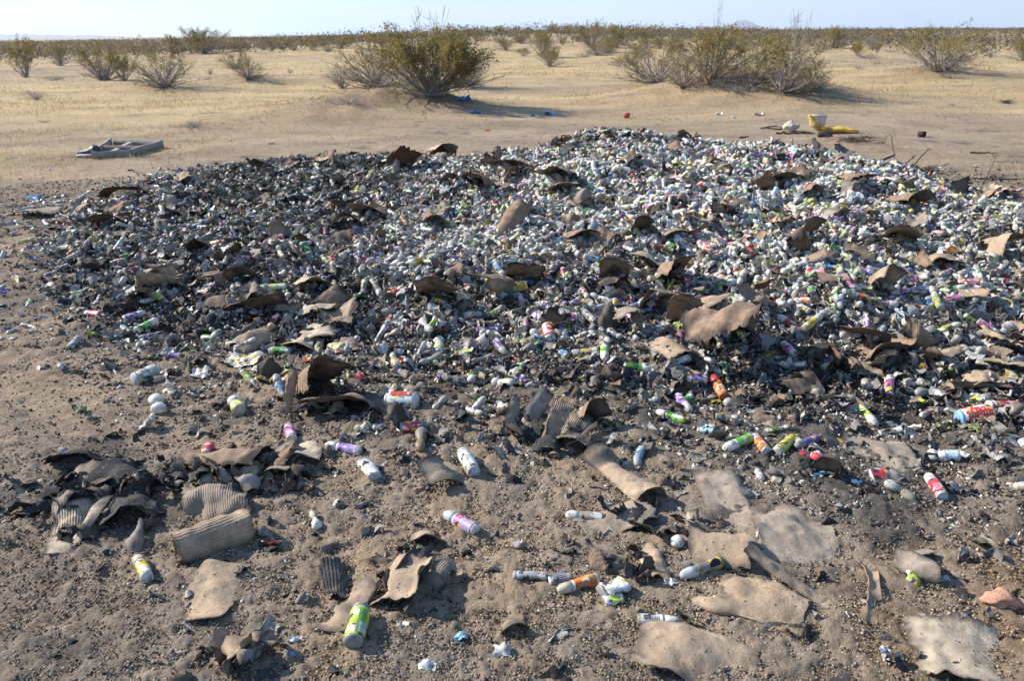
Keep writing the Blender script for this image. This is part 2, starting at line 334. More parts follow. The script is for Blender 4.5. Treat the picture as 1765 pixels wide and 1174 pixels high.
# ------------------------------------------------------------------ cardboard and other sheets
def sheet(w, l, nx, ny, seed, bends=(), phi=0.0, rough=.01, corr=0.0, per=.0085, torn=.12, taper=0.0, th=.004, zy=0.0, rs=.08, crease=.0):
    g = RS(seed)
    a = np.linspace(-1, 1, nx); b = np.linspace(-1, 1, ny); U, Vv = np.meshgrid(a, b, indexing='ij')
    s1, s2 = seed % 997, seed % 991 + 7
    tu = 1 + torn * (.5 * vn(Vv * 2.1, 0 * Vv + s1, .8, s1) + .4 * vn(Vv * 2.1, 0 * Vv + s1, .2, s1 + 1) + .55 * vn(Vv * 2.1 + U, 0 * Vv + s1, .07, s1 + 2))
    tv = 1 + torn * (.5 * vn(U * 2.1, 0 * U + s2, .8, s2) + .4 * vn(U * 2.1, 0 * U + s2, .2, s2 + 1) + .55 * vn(U * 2.1 + Vv, 0 * U + s2, .07, s2 + 2))
    tu = 1 + (tu - 1) * np.abs(U) ** 3; tv = 1 + (tv - 1) * np.abs(Vv) ** 3
    X = U * tu * w / 2 * (1 - taper * (Vv + 1) / 2); Y = Vv * tv * l / 2
    cp, sp = math.cos(phi), math.sin(phi)
    P = X * cp + Y * sp; Q = -X * sp + Y * cp
    z0 = corr * .68 * np.sin(2 * math.pi * X / per) + rough * fbm(X + s1, Y, rs, s1, 3) + rough * .9 * np.abs(vn(X * .8 + Y * .6, Y - X * .4, rs * 1.3, s2 + 2)) + zy * (Q ** 2)
    for q in range(5 if crease else 0):
        an = g.uniform(0, math.pi); cc = g.uniform(-.35, .35) * max(w, l); z0 = z0 + crease * g.uniform(.4, 1.2) * g.choice([-1, 1]) * np.abs(X * math.cos(an) + Y * math.sin(an) - cc)
    # integrate curvature along P;  bends: (start fraction, end fraction, angle)
    pm, pM = P.min(), P.max(); t = np.linspace(pm, pM, 240); th_ = np.zeros_like(t)
    for (f0, f1, ang) in bends: th_ += ang * ss((t - pm) / (pM - pm), f0, f1)
    th_ -= th_[120]
    dt = t[1] - t[0]; cx = np.cumsum(np.cos(th_)) * dt; cz = np.cumsum(np.sin(th_)) * dt; cx -= cx[120]; cz -= cz[120]
    TH = np.interp(P, t, th_); PX_ = np.interp(P, t, cx) - z0 * np.sin(TH); PZ = np.interp(P, t, cz) + z0 * np.cos(TH)
    S = np.stack([PX_ * cp - Q * sp, PX_ * sp + Q * cp, PZ], -1)
    N = np.cross(np.gradient(S, axis=0), np.gradient(S, axis=1)); N /= np.linalg.norm(N, axis=-1, keepdims=True) + 1e-9
    T = S + N * th / 2; Bm = S - N * th / 2
    n = nx * ny; Ft = grid_faces(nx, ny); Fb = Ft[:, ::-1] + n
    idx = np.arange(n).reshape(nx, ny)
    rim = np.concatenate([idx[0, :], idx[1:, -1], idx[-1, -2::-1], idx[-2:0:-1, 0]]); r2 = np.roll(rim, -1)
    Fr = np.stack([rim, r2, r2 + n, rim + n], -1)
    V = np.concatenate([T.reshape(-1, 3), Bm.reshape(-1, 3)])
    Vc = np.concatenate([V, V[rim], V[rim + n]]); m = len(rim); k = np.arange(m); k2 = np.roll(k, -1)
    Fr = np.stack([2 * n + k, 2 * n + k2, 2 * n + m + k2, 2 * n + m + k], -1)
    edge = np.minimum(1 - np.abs(U), 1 - np.abs(Vv)).ravel(); nz = fbm(X, Y, .07, s2, 3).ravel(); nb = fbm(X + 3, Y, .2, s2 + 5, 2).ravel()
    e2 = np.concatenate([edge, edge, np.zeros(2 * m)]); nz2 = np.concatenate([nz, nz, nz[rim], nz[rim]]); nb2 = np.concatenate([nb, nb, nb[rim], nb[rim]])
    return Vc, np.concatenate([Ft, Fb, Fr]), e2, nz2, nb2
CC = {'tan': (.345, .255, .175), 'pale': (.41, .335, .245), 'brown': (.25, .172, .118), 'dark': (.10, .078, .062), 'black': (.036, .033, .031), 'dusty': (.27, .22, .17), 'grey': (.25, .22, .19), 'red': (.21, .125, .08)}
def card_mesh(name, w, l, seed, base, burn=.35, mat=None, **k):
    corr = k.get('corr', 0); k.setdefault('th', .0030); k.setdefault('crease', .10 if w > .16 else .18)
    nx = int(np.clip(w / (.0022 if corr else .010), 10, 130)); ny = int(np.clip(l / .010, 8, 50))
    V, Fc, e, nz, nb = sheet(w, l, nx, ny, seed, **k)
    b = np.clip(ss(burn * .5 - e + .35 * nz * burn + .15 * nb, -.05, .25), 0, 1)
    b = np.maximum(b, np.clip(ss(nb + .5 * nz, 1.0 - burn, 1.5 - burn), 0, 1) * .85)
    C = lerp(np.array(base), np.array([.035, .030, .028]), b) if base[0] > .04 else np.tile(base, (len(V), 1))
    C = C * (1 + .18 * nz[:, None])
    dm = np.clip(.35 * nb - .05, 0, 1); C = lerp(C, np.array([.24, .195, .15]), dm * .8)
    return V, Fc, C
def put_sheet(kind, V, Fc, C, mat, p, rz, rx, ry, embed, parent=None):
    V = V @ rotm(rx, ry, rz).T
    zz = H(V[:, 0] + p[0], V[:, 1] + p[1])
    gap = (V[:, 2] + 0) - (zz - float(H(p[0], p[1])))
    off = -np.percentile(gap, 12) - embed
    loc = (p[0], p[1], float(H(p[0], p[1])) + off)
    me = mk_mesh(kind, V, Fc, [mat], None, C)
    return link(kind, me, parent, loc)
seedc = [100]
# hero cardboard: u, v, width px, length px (as if seen from above), rz, rx, ry (deg), colour, burn, dict, kind, label, landmark phrase
R = rad
DOME = [(0, 1, -1.2)]; 
HC = [
 (368, 940, 165, 66, 128, 0, 0, 'tan', .12, dict(bends=[(0, 1, -4.7)], phi=.0, corr=.0018, per=.010, torn=.06, taper=.25), 'cardboard_tube', 'tan ridged corrugated cardboard curled into an open cone on the left foreground', 'the ridged cardboard cone'),
 (372, 1018, 96, 92, -8, 0, 6, 'tan', .2, dict(bends=[(.55, .95, .5), (0, .2, -.9)], phi=-1.2, rough=.006, torn=.05), 'cardboard_sheet', 'flat brown cardboard flap with rounded corner and scorched top, bottom left', 'the flat brown flap'),
 (262, 876, 44, 50, 70, 15, 30, 'pale', .25, dict(bends=[(0, 1, -1.4)], corr=.0026, torn=.1), 'cardboard_scrap', 'small ridged corrugated scrap standing between charred sheets', 'the small ridged scrap'),
 (135, 898, 75, 50, 25, 0, 15, 'pale', .45, dict(bends=[(0, 1, -.9)], corr=.003, torn=.1), 'cardboard_scrap', 'pale fan of ridged corrugated cardboard with black grooves, far left', 'the pale ridged fan'),
 (158, 918, 40, 78, -15, 25, 20, 'pale', .3, dict(bends=[(0, 1, -1.0)], torn=.1, taper=.7), 'cardboard_scrap', 'pale pointed cardboard leaf standing beside the ridged fan', 'the pointed cardboard leaf'),
 (100, 940, 52, 34, 20, 5, 0, 'pale', .0, dict(bends=[(0, .5, .6), (.5, 1, -.7)], torn=.22, taper=.4), 'cardboard_scrap', 'small cream curled cardboard scrap lying alone at far left', 'the cream curled scrap'),
 (390, 803, 150, 46, -6, -25, 0, 'brown', .75, dict(bends=[(0, 1, -2.2)], phi=1.57, torn=.12), 'cardboard_roll', 'long scorched brown cardboard roll with black ends, left foreground', 'the scorched brown roll'),
 (372, 868, 110, 72, 15, 0, 0, 'dusty', .35, dict(bends=[(0, 1, -1.6)], phi=.9, corr=.0022, torn=.14, rough=.012), 'cardboard_sheet', 'dusty domed sheet of ridged corrugated cardboard below the scorched roll', 'the dusty domed sheet'),
 (385, 835, 60, 60, 55, 20, 0, 'dusty', .5, dict(bends=[(.2, .45, 1.2), (.55, .8, -1.4)], torn=.2, rough=.02), 'cardboard_scrap', 'crumpled dusty cardboard peak below the scorched roll', 'the crumpled peak'),
 (225, 885, 110, 60, 35, -20, 10, 'black', .9, dict(bends=[(0, 1, -1.3)], torn=.18, rough=.02), 'charred_sheet', 'large black charred cardboard fold beside the pale pointed leaf', 'the large black fold'),
 (160, 835, 95, 34, 5, 0, 0, 'dusty', .8, dict(bends=[(0, .4, -.6), (.6, 1, .6)], torn=.2, rough=.02), 'charred_sheet', 'half burnt grey-brown sheet among black flakes, far left foreground', 'the half burnt sheet'),
 (135, 795, 85, 34, 15, -25, 0, 'dark', .9, dict(bends=[(0, 1, -1.2)], corr=.0025, torn=.2), 'charred_sheet', 'black ridged charred sheet at the far left edge of debris', 'the black ridged sheet'),
 (210, 835, 70, 30, -20, 0, 0, 'black', 1, dict(bends=[(0, 1, -2.4)], phi=1.4, torn=.2), 'charred_sheet', 'black charred cardboard roll between burnt flakes, left foreground', 'the black charred roll'),
 (238, 938, 36, 62, 15, 20, 0, 'grey', .4, dict(bends=[(0, 1, -1.9)], torn=.15, rough=.012), 'cardboard_scrap', 'grey-brown domed cardboard lump above the yellow and white bottle', 'the grey-brown lump'),
 (520, 785, 64, 52, 15, -15, 0, 'pale', .1, dict(bends=[(0, 1, -1.2)], torn=.12, rough=.012), 'cardboard_scrap', 'pale domed cardboard piece just below the short pink bottle', 'the pale domed piece'),
 (490, 808, 66, 46, -15, 12, -12, 'dusty', .4, dict(bends=[(.3, .6, -1.2)], torn=.15), 'cardboard_scrap', 'folded dusty cardboard piece right of the scorched roll', 'the folded dusty piece'),
 (540, 680, 90, 86, 25, -30, 25, 'brown', .35, dict(bends=[(.25, .55, -1.9)], corr=.0025, torn=.14, rough=.01), 'cardboard_flap', 'tented dark brown ridged cardboard flap left of the red and white jar', 'the tented brown flap'),
 (590, 706, 130, 60, -8, -22, 0, 'brown', .3, dict(bends=[(0, .3, -.8), (.6, 1, -.7)], torn=.1, rough=.012), 'cardboard_flap', 'large brown cardboard lid half buried in soil below the tented flap', 'the half buried brown lid'),
 (505, 700, 30, 60, 25, 30, 30, 'tan', .3, dict(bends=[(0, 1, -1.0)], torn=.2, taper=.7), 'cardboard_scrap', 'pointed tan strip at the left foot of the tented flap', 'the pointed tan strip'),
 (735, 935, 78, 42, 5, -38, 0, 'tan', .05, dict(bends=[(.4, .6, -.8)], torn=.05, taper=.45), 'cardboard_scrap', 'peaked orange-tan cardboard flap in the middle foreground', 'the peaked tan flap'),
 (740, 985, 95, 60, -25, 6, 8, 'dusty', .1, dict(bends=[(0, 1, -.7)], phi=1.5, corr=.0022, torn=.18), 'cardboard_scrap', 'flat dusty ridged cardboard strips below the peaked flap', 'the dusty ridged strips'),
 (690, 1022, 118, 60, -14, 0, 0, 'tan', .2, dict(bends=[(.35, .5, -1.0), (.7, 1, .9)], rough=.014, torn=.12), 'cardboard_sheet', 'large creased tan cardboard sheet above the yellow-green can', 'the creased tan sheet'),
 (636, 1030, 40, 62, -15, 25, 32, 'pale', .05, dict(bends=[(0, 1, 2.0)], torn=.1, taper=.5), 'cardboard_scrap', 'curled pale cardboard leaf standing above the yellow-green can', 'the curled pale leaf'),
 (603, 1052, 42, 70, -28, 5, -10, 'tan', .2, dict(bends=[(0, 1, -.8)], torn=.18, taper=.2), 'cardboard_scrap', 'torn tan cardboard strip left of the yellow-green can', 'the torn tan strip'),
 (578, 1010, 46, 56, 20, 0, 30, 'black', .9, dict(bends=[(0, 1, -1.0)], corr=.002, torn=.2), 'charred_sheet', 'black ridged charred scrap left of the creased tan sheet', 'the black ridged scrap'),
 (893, 735, 50, 66, 12, 30, 42, 'dusty', .45, dict(bends=[(0, 1, -1.5)], torn=.12, taper=.3, rough=.01), 'cardboard_flap', 'tall dark folded cardboard leaning at the left of the central clump', 'the tall leaning cardboard'),
 (925, 722, 40, 60, -12, 35, 30, 'grey', .3, dict(bends=[(0, 1, -.9)], torn=.1, taper=.35), 'cardboard_flap', 'grey-brown cardboard leaf leaning inside the central clump', 'the grey-brown leaning leaf'),
 (948, 765, 50, 74, -8, 40, 25, 'tan', .1, dict(bends=[(0, .5, -2.0)], corr=.003, torn=.12), 'cardboard_flap', 'tan ridged folded cardboard standing at the front of the central clump', 'the tan folded cardboard'),
 (990, 748, 90, 54, -20, -12, 10, 'dusty', .2, dict(bends=[(0, 1, -1.1)], corr=.0022, torn=.14), 'cardboard_flap', 'flat ridged flap pointing right from the central clump', 'the ridged pointing flap'),
 (1010, 722, 64, 54, 20, -30, 0, 'brown', .4, dict(bends=[(.3, .8, -1.8)], torn=.14), 'cardboard_flap', 'brown domed cardboard at the back of the central clump', 'the brown domed cardboard'),
 (1072, 834, 28, 76, 35, 5, 16, 'tan', .1, dict(bends=[(0, 1, -2.3)], torn=.08, taper=.15), 'cardboard_roll', 'long tan curled cardboard roll lying diagonally in the centre foreground', 'the long tan roll'),
 (1060, 905, 130, 42, 28, 4, -4, 'dusty', .1, dict(bends=[(0, 1, -.9)], phi=1.3, torn=.16), 'cardboard_sheet', 'dirt covered cardboard plate below the long tan roll', 'the dirt covered plate'),
 (1262, 885, 80, 130, 2, 0, -6, 'dusty', .05, dict(bends=[(.85, .97, -1.3)], torn=.07), 'cardboard_sheet', 'dirt covered cardboard slab with raised right edge, right foreground', 'the raised edge slab'),
 (1372, 930, 135, 100, -8, 0, 2, 'dusty', .05, dict(bends=[(0, 1, -.15)], torn=.06), 'cardboard_sheet', 'big flat cardboard slab nearly covered in dirt, right foreground', 'the big dirty slab'),
 (1236, 948, 96, 50, -8, 0, 0, 'tan', .1, dict(bends=[(0, 1, -2.4)], phi=1.45, torn=.08), 'cardboard_roll', 'smooth brown bulging cardboard roll behind the dusty bottle', 'the bulging brown roll'),
 (1282, 960, 20, 50, 5, 30, 30, 'tan', .1, dict(bends=[(0, 1, -.9)], torn=.1, taper=.5), 'cardboard_scrap', 'narrow upright tan strip at the end of the bulging roll', 'the narrow tan strip'),
 (1118, 975, 66, 62, 10, 0, 0, 'tan', .15, dict(bends=[(.1, .3, -1.3), (.7, .9, -1.2)], torn=.2, rough=.02), 'cardboard_scrap', 'torn tan cardboard box corner right of the crumpled white bottle', 'the torn box corner'),
 (1288, 1045, 185, 84, -26, 0, 0, 'tan', .03, dict(bends=[(0, .28, -2.2), (.6, 1, -.25)], phi=1.57, torn=.05), 'cardboard_sheet', 'large tan cardboard sheet with rolled front edge, bottom right foreground', 'the large rolled sheet'),
 (1200, 1135, 200, 90, -18, 0, 0, 'tan', .05, dict(bends=[(0, .3, .9), (.7, 1, -.3)], phi=1.57, torn=.08), 'cardboard_sheet', 'large tan cardboard sheet at the bottom edge below the rolled sheet', 'the bottom tan sheet'),
 (1365, 1023, 180, 18, -31, 0, 20, 'tan', .05, dict(bends=[(0, 1, -.6)], phi=1.57, torn=.06, taper=.0), 'cardboard_strip', 'long narrow tan cardboard edge pointing down right beside the rolled sheet', 'the long narrow edge'),
 (1507, 1030, 20, 95, -20, 0, 20, 'tan', .05, dict(bends=[(0, 1, .8)], torn=.1), 'cardboard_strip', 'thin upright cardboard edge rising toward the folded corner', 'the thin upright edge'),
 (1578, 990, 64, 40, -15, 0, 0, 'dusty', .3, dict(bends=[(.2, .5, -1.9)], phi=1.4, torn=.1), 'cardboard_scrap', 'folded dusty cardboard corner left of the pinkish rock', 'the folded corner'),
 (1565, 965, 90, 26, 22, -25, 0, 'dusty', .3, dict(bends=[(0, 1, -.9)], phi=1.5, torn=.12), 'cardboard_scrap', 'raised narrow cardboard ridge behind the folded corner', 'the raised ridge'),
 (1660, 1130, 165, 90, -10, 0, 2, 'pale', .05, dict(bends=[(0, 1, -.22)], torn=.16, rough=.01), 'cardboard_sheet', 'large flat pale cardboard sheet in the bottom right corner', 'the pale corner sheet'),
 (405, 1140, 86, 60, 15, -20, 0, 'tan', .35, dict(bends=[(.2, .5, -2.0), (.6, .9, 1.3)], torn=.18, rough=.02), 'cardboard_scrap', 'crumpled tan and black cardboard at the bottom edge, left of centre', 'the crumpled bottom piece'),
 (385, 1128, 40, 58, 30, 30, 20, 'tan', .1, dict(bends=[(0, 1, -1.5)], torn=.15, taper=.5), 'cardboard_scrap', 'curled tan leaf on top of the crumpled bottom piece', 'the curled tan leaf'),
 (885, 1085, 54, 34, 15, -15, 0, 'dusty', .2, dict(bends=[(0, 1, -.9)], torn=.16), 'cardboard_scrap', 'small dusty cardboard square behind the crushed white cup', 'the dusty square'),
 (768, 812, 56, 28, 8, -10, 0, 'tan', .1, dict(bends=[(0, 1, -.6)], torn=.2), 'cardboard_scrap', 'flat tan flake left of the clear plastic bottle', 'the flat tan flake'),
 (760, 832, 64, 44, 35, 15, 30, 'dusty', .3, dict(bends=[(.3, .7, -1.6)], torn=.16, rough=.015), 'cardboard_scrap', 'dusty tented scrap below the flat tan flake', 'the dusty tented scrap'),
 (1525, 785, 120, 66, -18, 0, 0, 'dusty', .12, dict(bends=[(.8, 1, -1.6)], torn=.1), 'cardboard_sheet', 'dusty brown slab above the flattened red packet', 'the dusty brown slab'),
 (550, 580, 60, 36, 10, 0, 0, 'pale', .05, dict(bends=[(0, 1, -.7)], torn=.12), 'cardboard_scrap', 'pale rounded cardboard plate right of the bright green bottle', 'the pale rounded plate'),
 (515, 598, 46, 26, 15, 0, 0, 'pale', .05, dict(bends=[(0, 1, -.6)], torn=.12), 'cardboard_scrap', 'small pale plate touching the bright green bottle', 'the small pale plate'),
 (435, 592, 60, 46, -35, 15, 10, 'tan', .25, dict(bends=[(0, 1, -1.0)], corr=.0022, torn=.14, taper=.2), 'cardboard_strip', 'tan ridged strip pointing at the bright green bottle', 'the tan ridged strip'),
 (445, 550, 100, 50, 10, -22, 0, 'brown', .25, dict(bends=[(0, 1, -.9)], phi=1.3, torn=.12), 'cardboard_flap', 'long brown flap lying low on the left front slope', 'the long brown flap'),
 (275, 495, 70, 74, 20, 0, 0, 'tan', .12, dict(bends=[(0, 1, 3.0)], phi=1.3, torn=.1, taper=.1), 'cardboard_ring', 'tan cardboard curled into an open ring on the left slope', 'the curled cardboard ring'),
 (242, 522, 44, 60, 35, -20, 10, 'pale', .15, dict(bends=[(0, 1, -.6)], torn=.12), 'cardboard_scrap', 'flat pale cardboard piece leaning left of the curled ring', 'the leaning pale piece'),
 (420, 495, 60, 44, 5, -30, 0, 'brown', .4, dict(bends=[(0, 1, -1.1)], torn=.14), 'cardboard_flap', 'brown domed cardboard with scorched edge on the left slope', 'the scorched brown dome'),
 (448, 520, 62, 40, 0, -18, 0, 'dusty', .4, dict(bends=[(.2, .6, -1.2)], corr=.003, torn=.1), 'cardboard_flap', 'grey ridged cardboard block on the left slope', 'the grey ridged block'),
 (540, 505, 54, 50, 30, -15, 20, 'pale', .25, dict(bends=[(.3, .6, -1.0)], corr=.002, torn=.16), 'cardboard_scrap', 'wrinkled pale cardboard left of the dark folded sheet', 'the wrinkled pale cardboard'),
 (575, 535, 50, 60, -30, 20, 25, 'brown', .55, dict(bends=[(0, 1, -1.3)], torn=.16, corr=.002), 'cardboard_flap', 'dark folded ridged sheet on the left of the front slope', 'the dark folded sheet'),
 (640, 370, 70, 50, -20, -25, 10, 'brown', .15, dict(bends=[(0, 1, -.6)], torn=.12), 'cardboard_flap', 'flat brown sheet in the dark left part of the pile', 'the flat brown sheet'),
 (597, 400, 66, 50, 12, -25, 0, 'brown', .25, dict(bends=[(.3, .7, -1.4)], torn=.12), 'cardboard_flap', 'folded brown sheet below the little red box', 'the folded brown sheet'),
 (760, 274, 62, 70, 5, -18, 0, 'pale', .03, dict(bends=[(0, 1, -1.6)], phi=.2, torn=.1), 'cardboard_flap', 'big pale tan curved cardboard at the back of the pile', 'the pale curved cardboard'),
 (700, 298, 66, 90, 20, -30, 20, 'red', .35, dict(bends=[(0, .4, -1.5), (.5, 1, .9)], torn=.16), 'cardboard_flap', 'crumpled rusty brown cardboard near the back left edge', 'the crumpled rusty cardboard'),
 (825, 325, 56, 90, -15, -25, 15, 'red', .25, dict(bends=[(0, .4, -1.5), (.5, 1, -1.3)], torn=.16), 'cardboard_flap', 'rusty brown cardboard fold in the middle of the pile top', 'the rusty brown fold'),
 (880, 290, 90, 50, -35, -10, 0, 'tan', .15, dict(bends=[(0, 1, -.6)], torn=.16, corr=.002), 'cardboard_flap', 'long tan splintered cardboard on top of the white bottles', 'the tan splintered cardboard'),
 (965, 318, 66, 80, -20, -15, 0, 'brown', .2, dict(bends=[(0, 1, -1.2)], torn=.14), 'cardboard_flap', 'brown domed cardboard at the back centre of the pile', 'the back brown dome'),
 (970, 340, 50, 60, 20, -20, 0, 'dusty', .1, dict(bends=[(0, 1, -1.0)], torn=.14), 'cardboard_flap', 'grey-tan sheet just below the back brown dome', 'the grey-tan sheet'),
 (885, 402, 42, 80, -20, 38, 20, 'brown', .3, dict(bends=[(0, 1, -1.8)], torn=.12), 'cardboard_flap', 'upright rounded brown cardboard near the pile centre', 'the upright brown cardboard'),
 (755, 398, 52, 46, -10, -15, 0, 'dusty', .15, dict(bends=[(0, 1, -1.2)], torn=.14), 'cardboard_flap', 'small dusty flap left of the pile centre', 'the small dusty flap'),
 (752, 525, 66, 84, 5, -34, 0, 'tan', .1, dict(bends=[(0, 1, -.7)], torn=.06, taper=.05, corr=.0012), 'cardboard_flap', 'square brown cardboard panel facing front on the middle slope', 'the square brown panel'),
 (862, 516, 84, 100, -38, -24, 0, 'tan', .3, dict(bends=[(.55, .75, -1.6)], phi=.1, torn=.1, corr=.0025), 'cardboard_flap', 'large ridged tan cardboard fold beside a crinkled blue scrap', 'the large ridged fold'),
 (905, 505, 60, 60, 0, -45, 10, 'brown', .5, dict(bends=[(0, 1, -.5)], torn=.12), 'cardboard_flap', 'dark back panel rising behind the large ridged fold', 'the dark back panel'),
 (1058, 492, 56, 72, -8, -50, 6, 'brown', .15, dict(bends=[(0, 1, -.4)], torn=.05, taper=.1), 'cardboard_flap', 'dark brown rounded panel standing on the middle slope', 'the standing dark panel'),
 (1150, 488, 76, 80, 10, -40, 0, 'brown', .2, dict(bends=[(.2, .5, -1.2)], torn=.12), 'cardboard_flap', 'brown standing panel in front of the pile centre', 'the brown standing panel'),
 (1118, 470, 60, 60, -30, -15, 20, 'pale', .15, dict(bends=[(0, 1, -1.0)], torn=.15), 'cardboard_flap', 'pale cardboard tongue above the brown standing panel', 'the pale tongue'),
 (1130, 540, 100, 60, -15, -20, 0, 'brown', .3, dict(bends=[(.3, .5, -1.0)], torn=.12), 'cardboard_flap', 'torn brown sheet left of the huge brown bag', 'the torn brown sheet'),
 (1168, 572, 40, 70, 10, -30, 0, 'tan', .1, dict(bends=[(0, 1, -.8)], torn=.14, taper=.4), 'cardboard_flap', 'tan pointed flap touching the huge brown bag', 'the tan pointed flap'),
 (1160, 610, 70, 50, 15, -10, 0, 'tan', .1, dict(bends=[(.3, .7, -.9)], torn=.14), 'cardboard_flap', 'flat tan flap in front of the huge brown bag', 'the flat tan flap'),
 (1240, 600, 120, 96, -8, -24, 0, 'brown', .3, dict(bends=[(.1, .4, -1.3), (.5, 1, -1.0)], phi=1.2, torn=.14, rough=.035, rs=.12, crease=.16), 'paper_bag', 'huge dark brown folded paper bag on the front slope', 'the huge brown bag'),
 (1215, 548, 70, 60, 25, -20, 0, 'tan', .25, dict(bends=[(0, 1, -1.6)], phi=1.2, torn=.12), 'cardboard_flap', 'tan rolled flap on top of the huge brown bag', 'the tan rolled flap'),
 (1300, 540, 60, 74, -25, -20, 10, 'brown', .15, dict(bends=[(0, .5, 1.2), (.5, 1, -2.0)], torn=.1, rough=.02), 'paper_bag', 'twisted brown paper right of the huge brown bag', 'the twisted brown paper'),
 (1510, 512, 66, 60, 18, -40, 0, 'tan', .1, dict(bends=[(.4, .6, -1.3)], torn=.05), 'cardboard_box', 'open tan box corner on the right slope', 'the open box corner'),
 (1385, 425, 42, 60, 10, -40, 0, 'brown', .2, dict(bends=[(0, 1, -1.2)], torn=.14), 'cardboard_flap', 'brown curled cardboard high on the right slope', 'the brown curl'),
 (1560, 362, 60, 70, 10, -20, 0, 'brown', .1, dict(bends=[(0, 1, -1.3)], torn=.12), 'cardboard_flap', 'reddish brown peaked cardboard on the far right slope', 'the reddish peak'),
 (1335, 325, 50, 60, 10, -20, 0, 'brown', .2, dict(bends=[(0, 1, -1.2)], torn=.12), 'cardboard_flap', 'brown peaked cardboard near the pile top right', 'the top right peak'),
 (1395, 345, 46, 50, 10, -25, 0, 'brown', .15, dict(bends=[(0, 1, -1.5)], torn=.12), 'cardboard_flap', 'brown domed scrap right of the top right peak', 'the right brown dome'),
 (1470, 322, 60, 50, 10, -20, 0, 'brown', .2, dict(bends=[(0, 1, -1.5)], phi=.8, torn=.15), 'cardboard_flap', 'brown curled flap along the right ridge', 'the ridge flap'),
 (1550, 425, 50, 70, -20, -20, 0, 'tan', .1, dict(bends=[(0, 1, -1.3)], torn=.16), 'cardboard_flap', 'tan folded flap beside white bottles on the right', 'the right tan fold'),
 (1720, 445, 90, 60, 12, -20, 0, 'tan', .2, dict(bends=[(.2, .6, -1.4)], torn=.12), 'cardboard_flap', 'long tan folded cardboard at the right frame edge', 'the right edge fold'),
 (1625, 470, 60, 50, -15, -10, 0, 'tan', .1, dict(bends=[(0, 1, -.9)], torn=.14), 'cardboard_flap', 'flat tan piece left of the right edge fold', 'the right flat piece'),
 (1680, 515, 50, 60, 30, -25, 0, 'tan', .15, dict(bends=[(0, 1, -1.2)], torn=.12), 'cardboard_flap', 'wedge shaped tan cardboard on pale ash at right', 'the tan wedge'),
 (1430, 500, 50, 40, -5, -10, 0, 'brown', .15, dict(bends=[(0, 1, -1.9)], phi=1.4, torn=.1), 'cardboard_roll', 'small brown roll left of the open box corner', 'the small brown roll'),
 (1530, 620, 90, 46, 8, -20, 0, 'brown', .15, dict(bends=[(0, .4, -1.2), (.6, 1, .9)], torn=.15), 'cardboard_flap', 'curled brown cardboard in the right front of the pile', 'the right front curl'),
 (1610, 635, 50, 46, 8, -30, 0, 'tan', .1, dict(bends=[(0, 1, 1.6)], torn=.12), 'cardboard_flap', 'tan curled flap beside purple wrappers at right', 'the tan curled flap'),
 (1690, 655, 70, 40, -8, -10, 0, 'tan', .1, dict(bends=[(0, 1, -.8)], torn=.1), 'cardboard_flap', 'flat tan flap above the long brown trough at right', 'the right tan flap'),
 (1725, 635, 60, 60, -30, -20, 0, 'tan', .05, dict(bends=[(0, 1, -.5)], torn=.08), 'cardboard_flap', 'bright tan square at the right frame edge', 'the bright tan square'),
 (1685, 678, 90, 26, -5, -25, 0, 'brown', .1, dict(bends=[(0, 1, 2.0)], phi=1.5, torn=.08), 'cardboard_roll', 'long brown cardboard trough above the red letter jar', 'the long brown trough'),
 (1000, 420, 52, 60, 8, -25, 0, 'brown', .15, dict(bends=[(0, 1, -1.1)], torn=.14), 'cardboard_flap', 'brown sunken cardboard right of the upright brown cardboard', 'the sunken brown piece'),
 (1175, 415, 90, 40, -12, -20, 0, 'brown', .2, dict(bends=[(0, .5, -1.0), (.5, 1, .9)], torn=.1), 'cardboard_flap', 'wavy brown strip across the middle of the pile', 'the wavy brown strip'),
 (1105, 415, 40, 70, 8, -30, 0, 'dark', .3, dict(bends=[(0, 1, -1.0)], torn=.14), 'cardboard_flap', 'dark torn panel left of the wavy brown strip', 'the dark torn panel'),
 (345, 445, 46, 60, 8, -35, 0, 'dark', .5, dict(bends=[(0, 1, -1.4)], torn=.14), 'charred_sheet', 'black hollow cardboard hump on the left slope', 'the black hollow hump'),
 (225, 345, 72, 56, 8, -12, 0, 'brown', .5, dict(bends=[(0, .4, -1.2), (.6, 1, -.9)], torn=.16), 'cardboard_flap', 'dark brown torn cardboard along the back left edge', 'the back left cardboard'),
 (190, 395, 60, 50, 8, -20, 0, 'brown', .4, dict(bends=[(0, 1, -1.2)], torn=.16), 'cardboard_flap', 'brown standing scrap at the left end of the pile', 'the left end scrap'),
 (70, 372, 60, 40, 8, -5, 0, 'dusty', .3, dict(bends=[(0, 1, -.6)], torn=.16), 'cardboard_flap', 'flat dusty board at the far left end of the pile', 'the far left board'),
]
for (u, v, wp, lp, rz, rx, ry, ck, burn, kw, kind, label, ph) in HC:
    p = at(u, v); _, _, dep = project(p); s = F / dep
    dn = (CP - p) / np.linalg.norm(CP - p)
    far_ = v < 570; w = wp / s; l = lp / s / (1.0 if far_ else max(dn[2], .42)); l *= (1.0 if far_ else 1); rx = rx * (.9 if far_ else 1); l *= (.68 if abs(rx) > 14 and not far_ else 1)
    seedc[0] += 17; burn = max(burn, .22)
    V, Fc, C = card_mesh(kind, w, l, seedc[0], CC[ck], burn, **kw)
    o = put_sheet(kind, V, Fc, C, M_char if ck == 'black' else M_card, p, R(rz), R(rx), R(ry), .004 if v > 700 else (-.009 if v > 570 else -.040))
    USED[label] = 1; tag(o, label, 'cardboard' if 'charred' not in kind else 'charred cardboard', 'scorched cardboard pieces')
    anchor(ph, p)

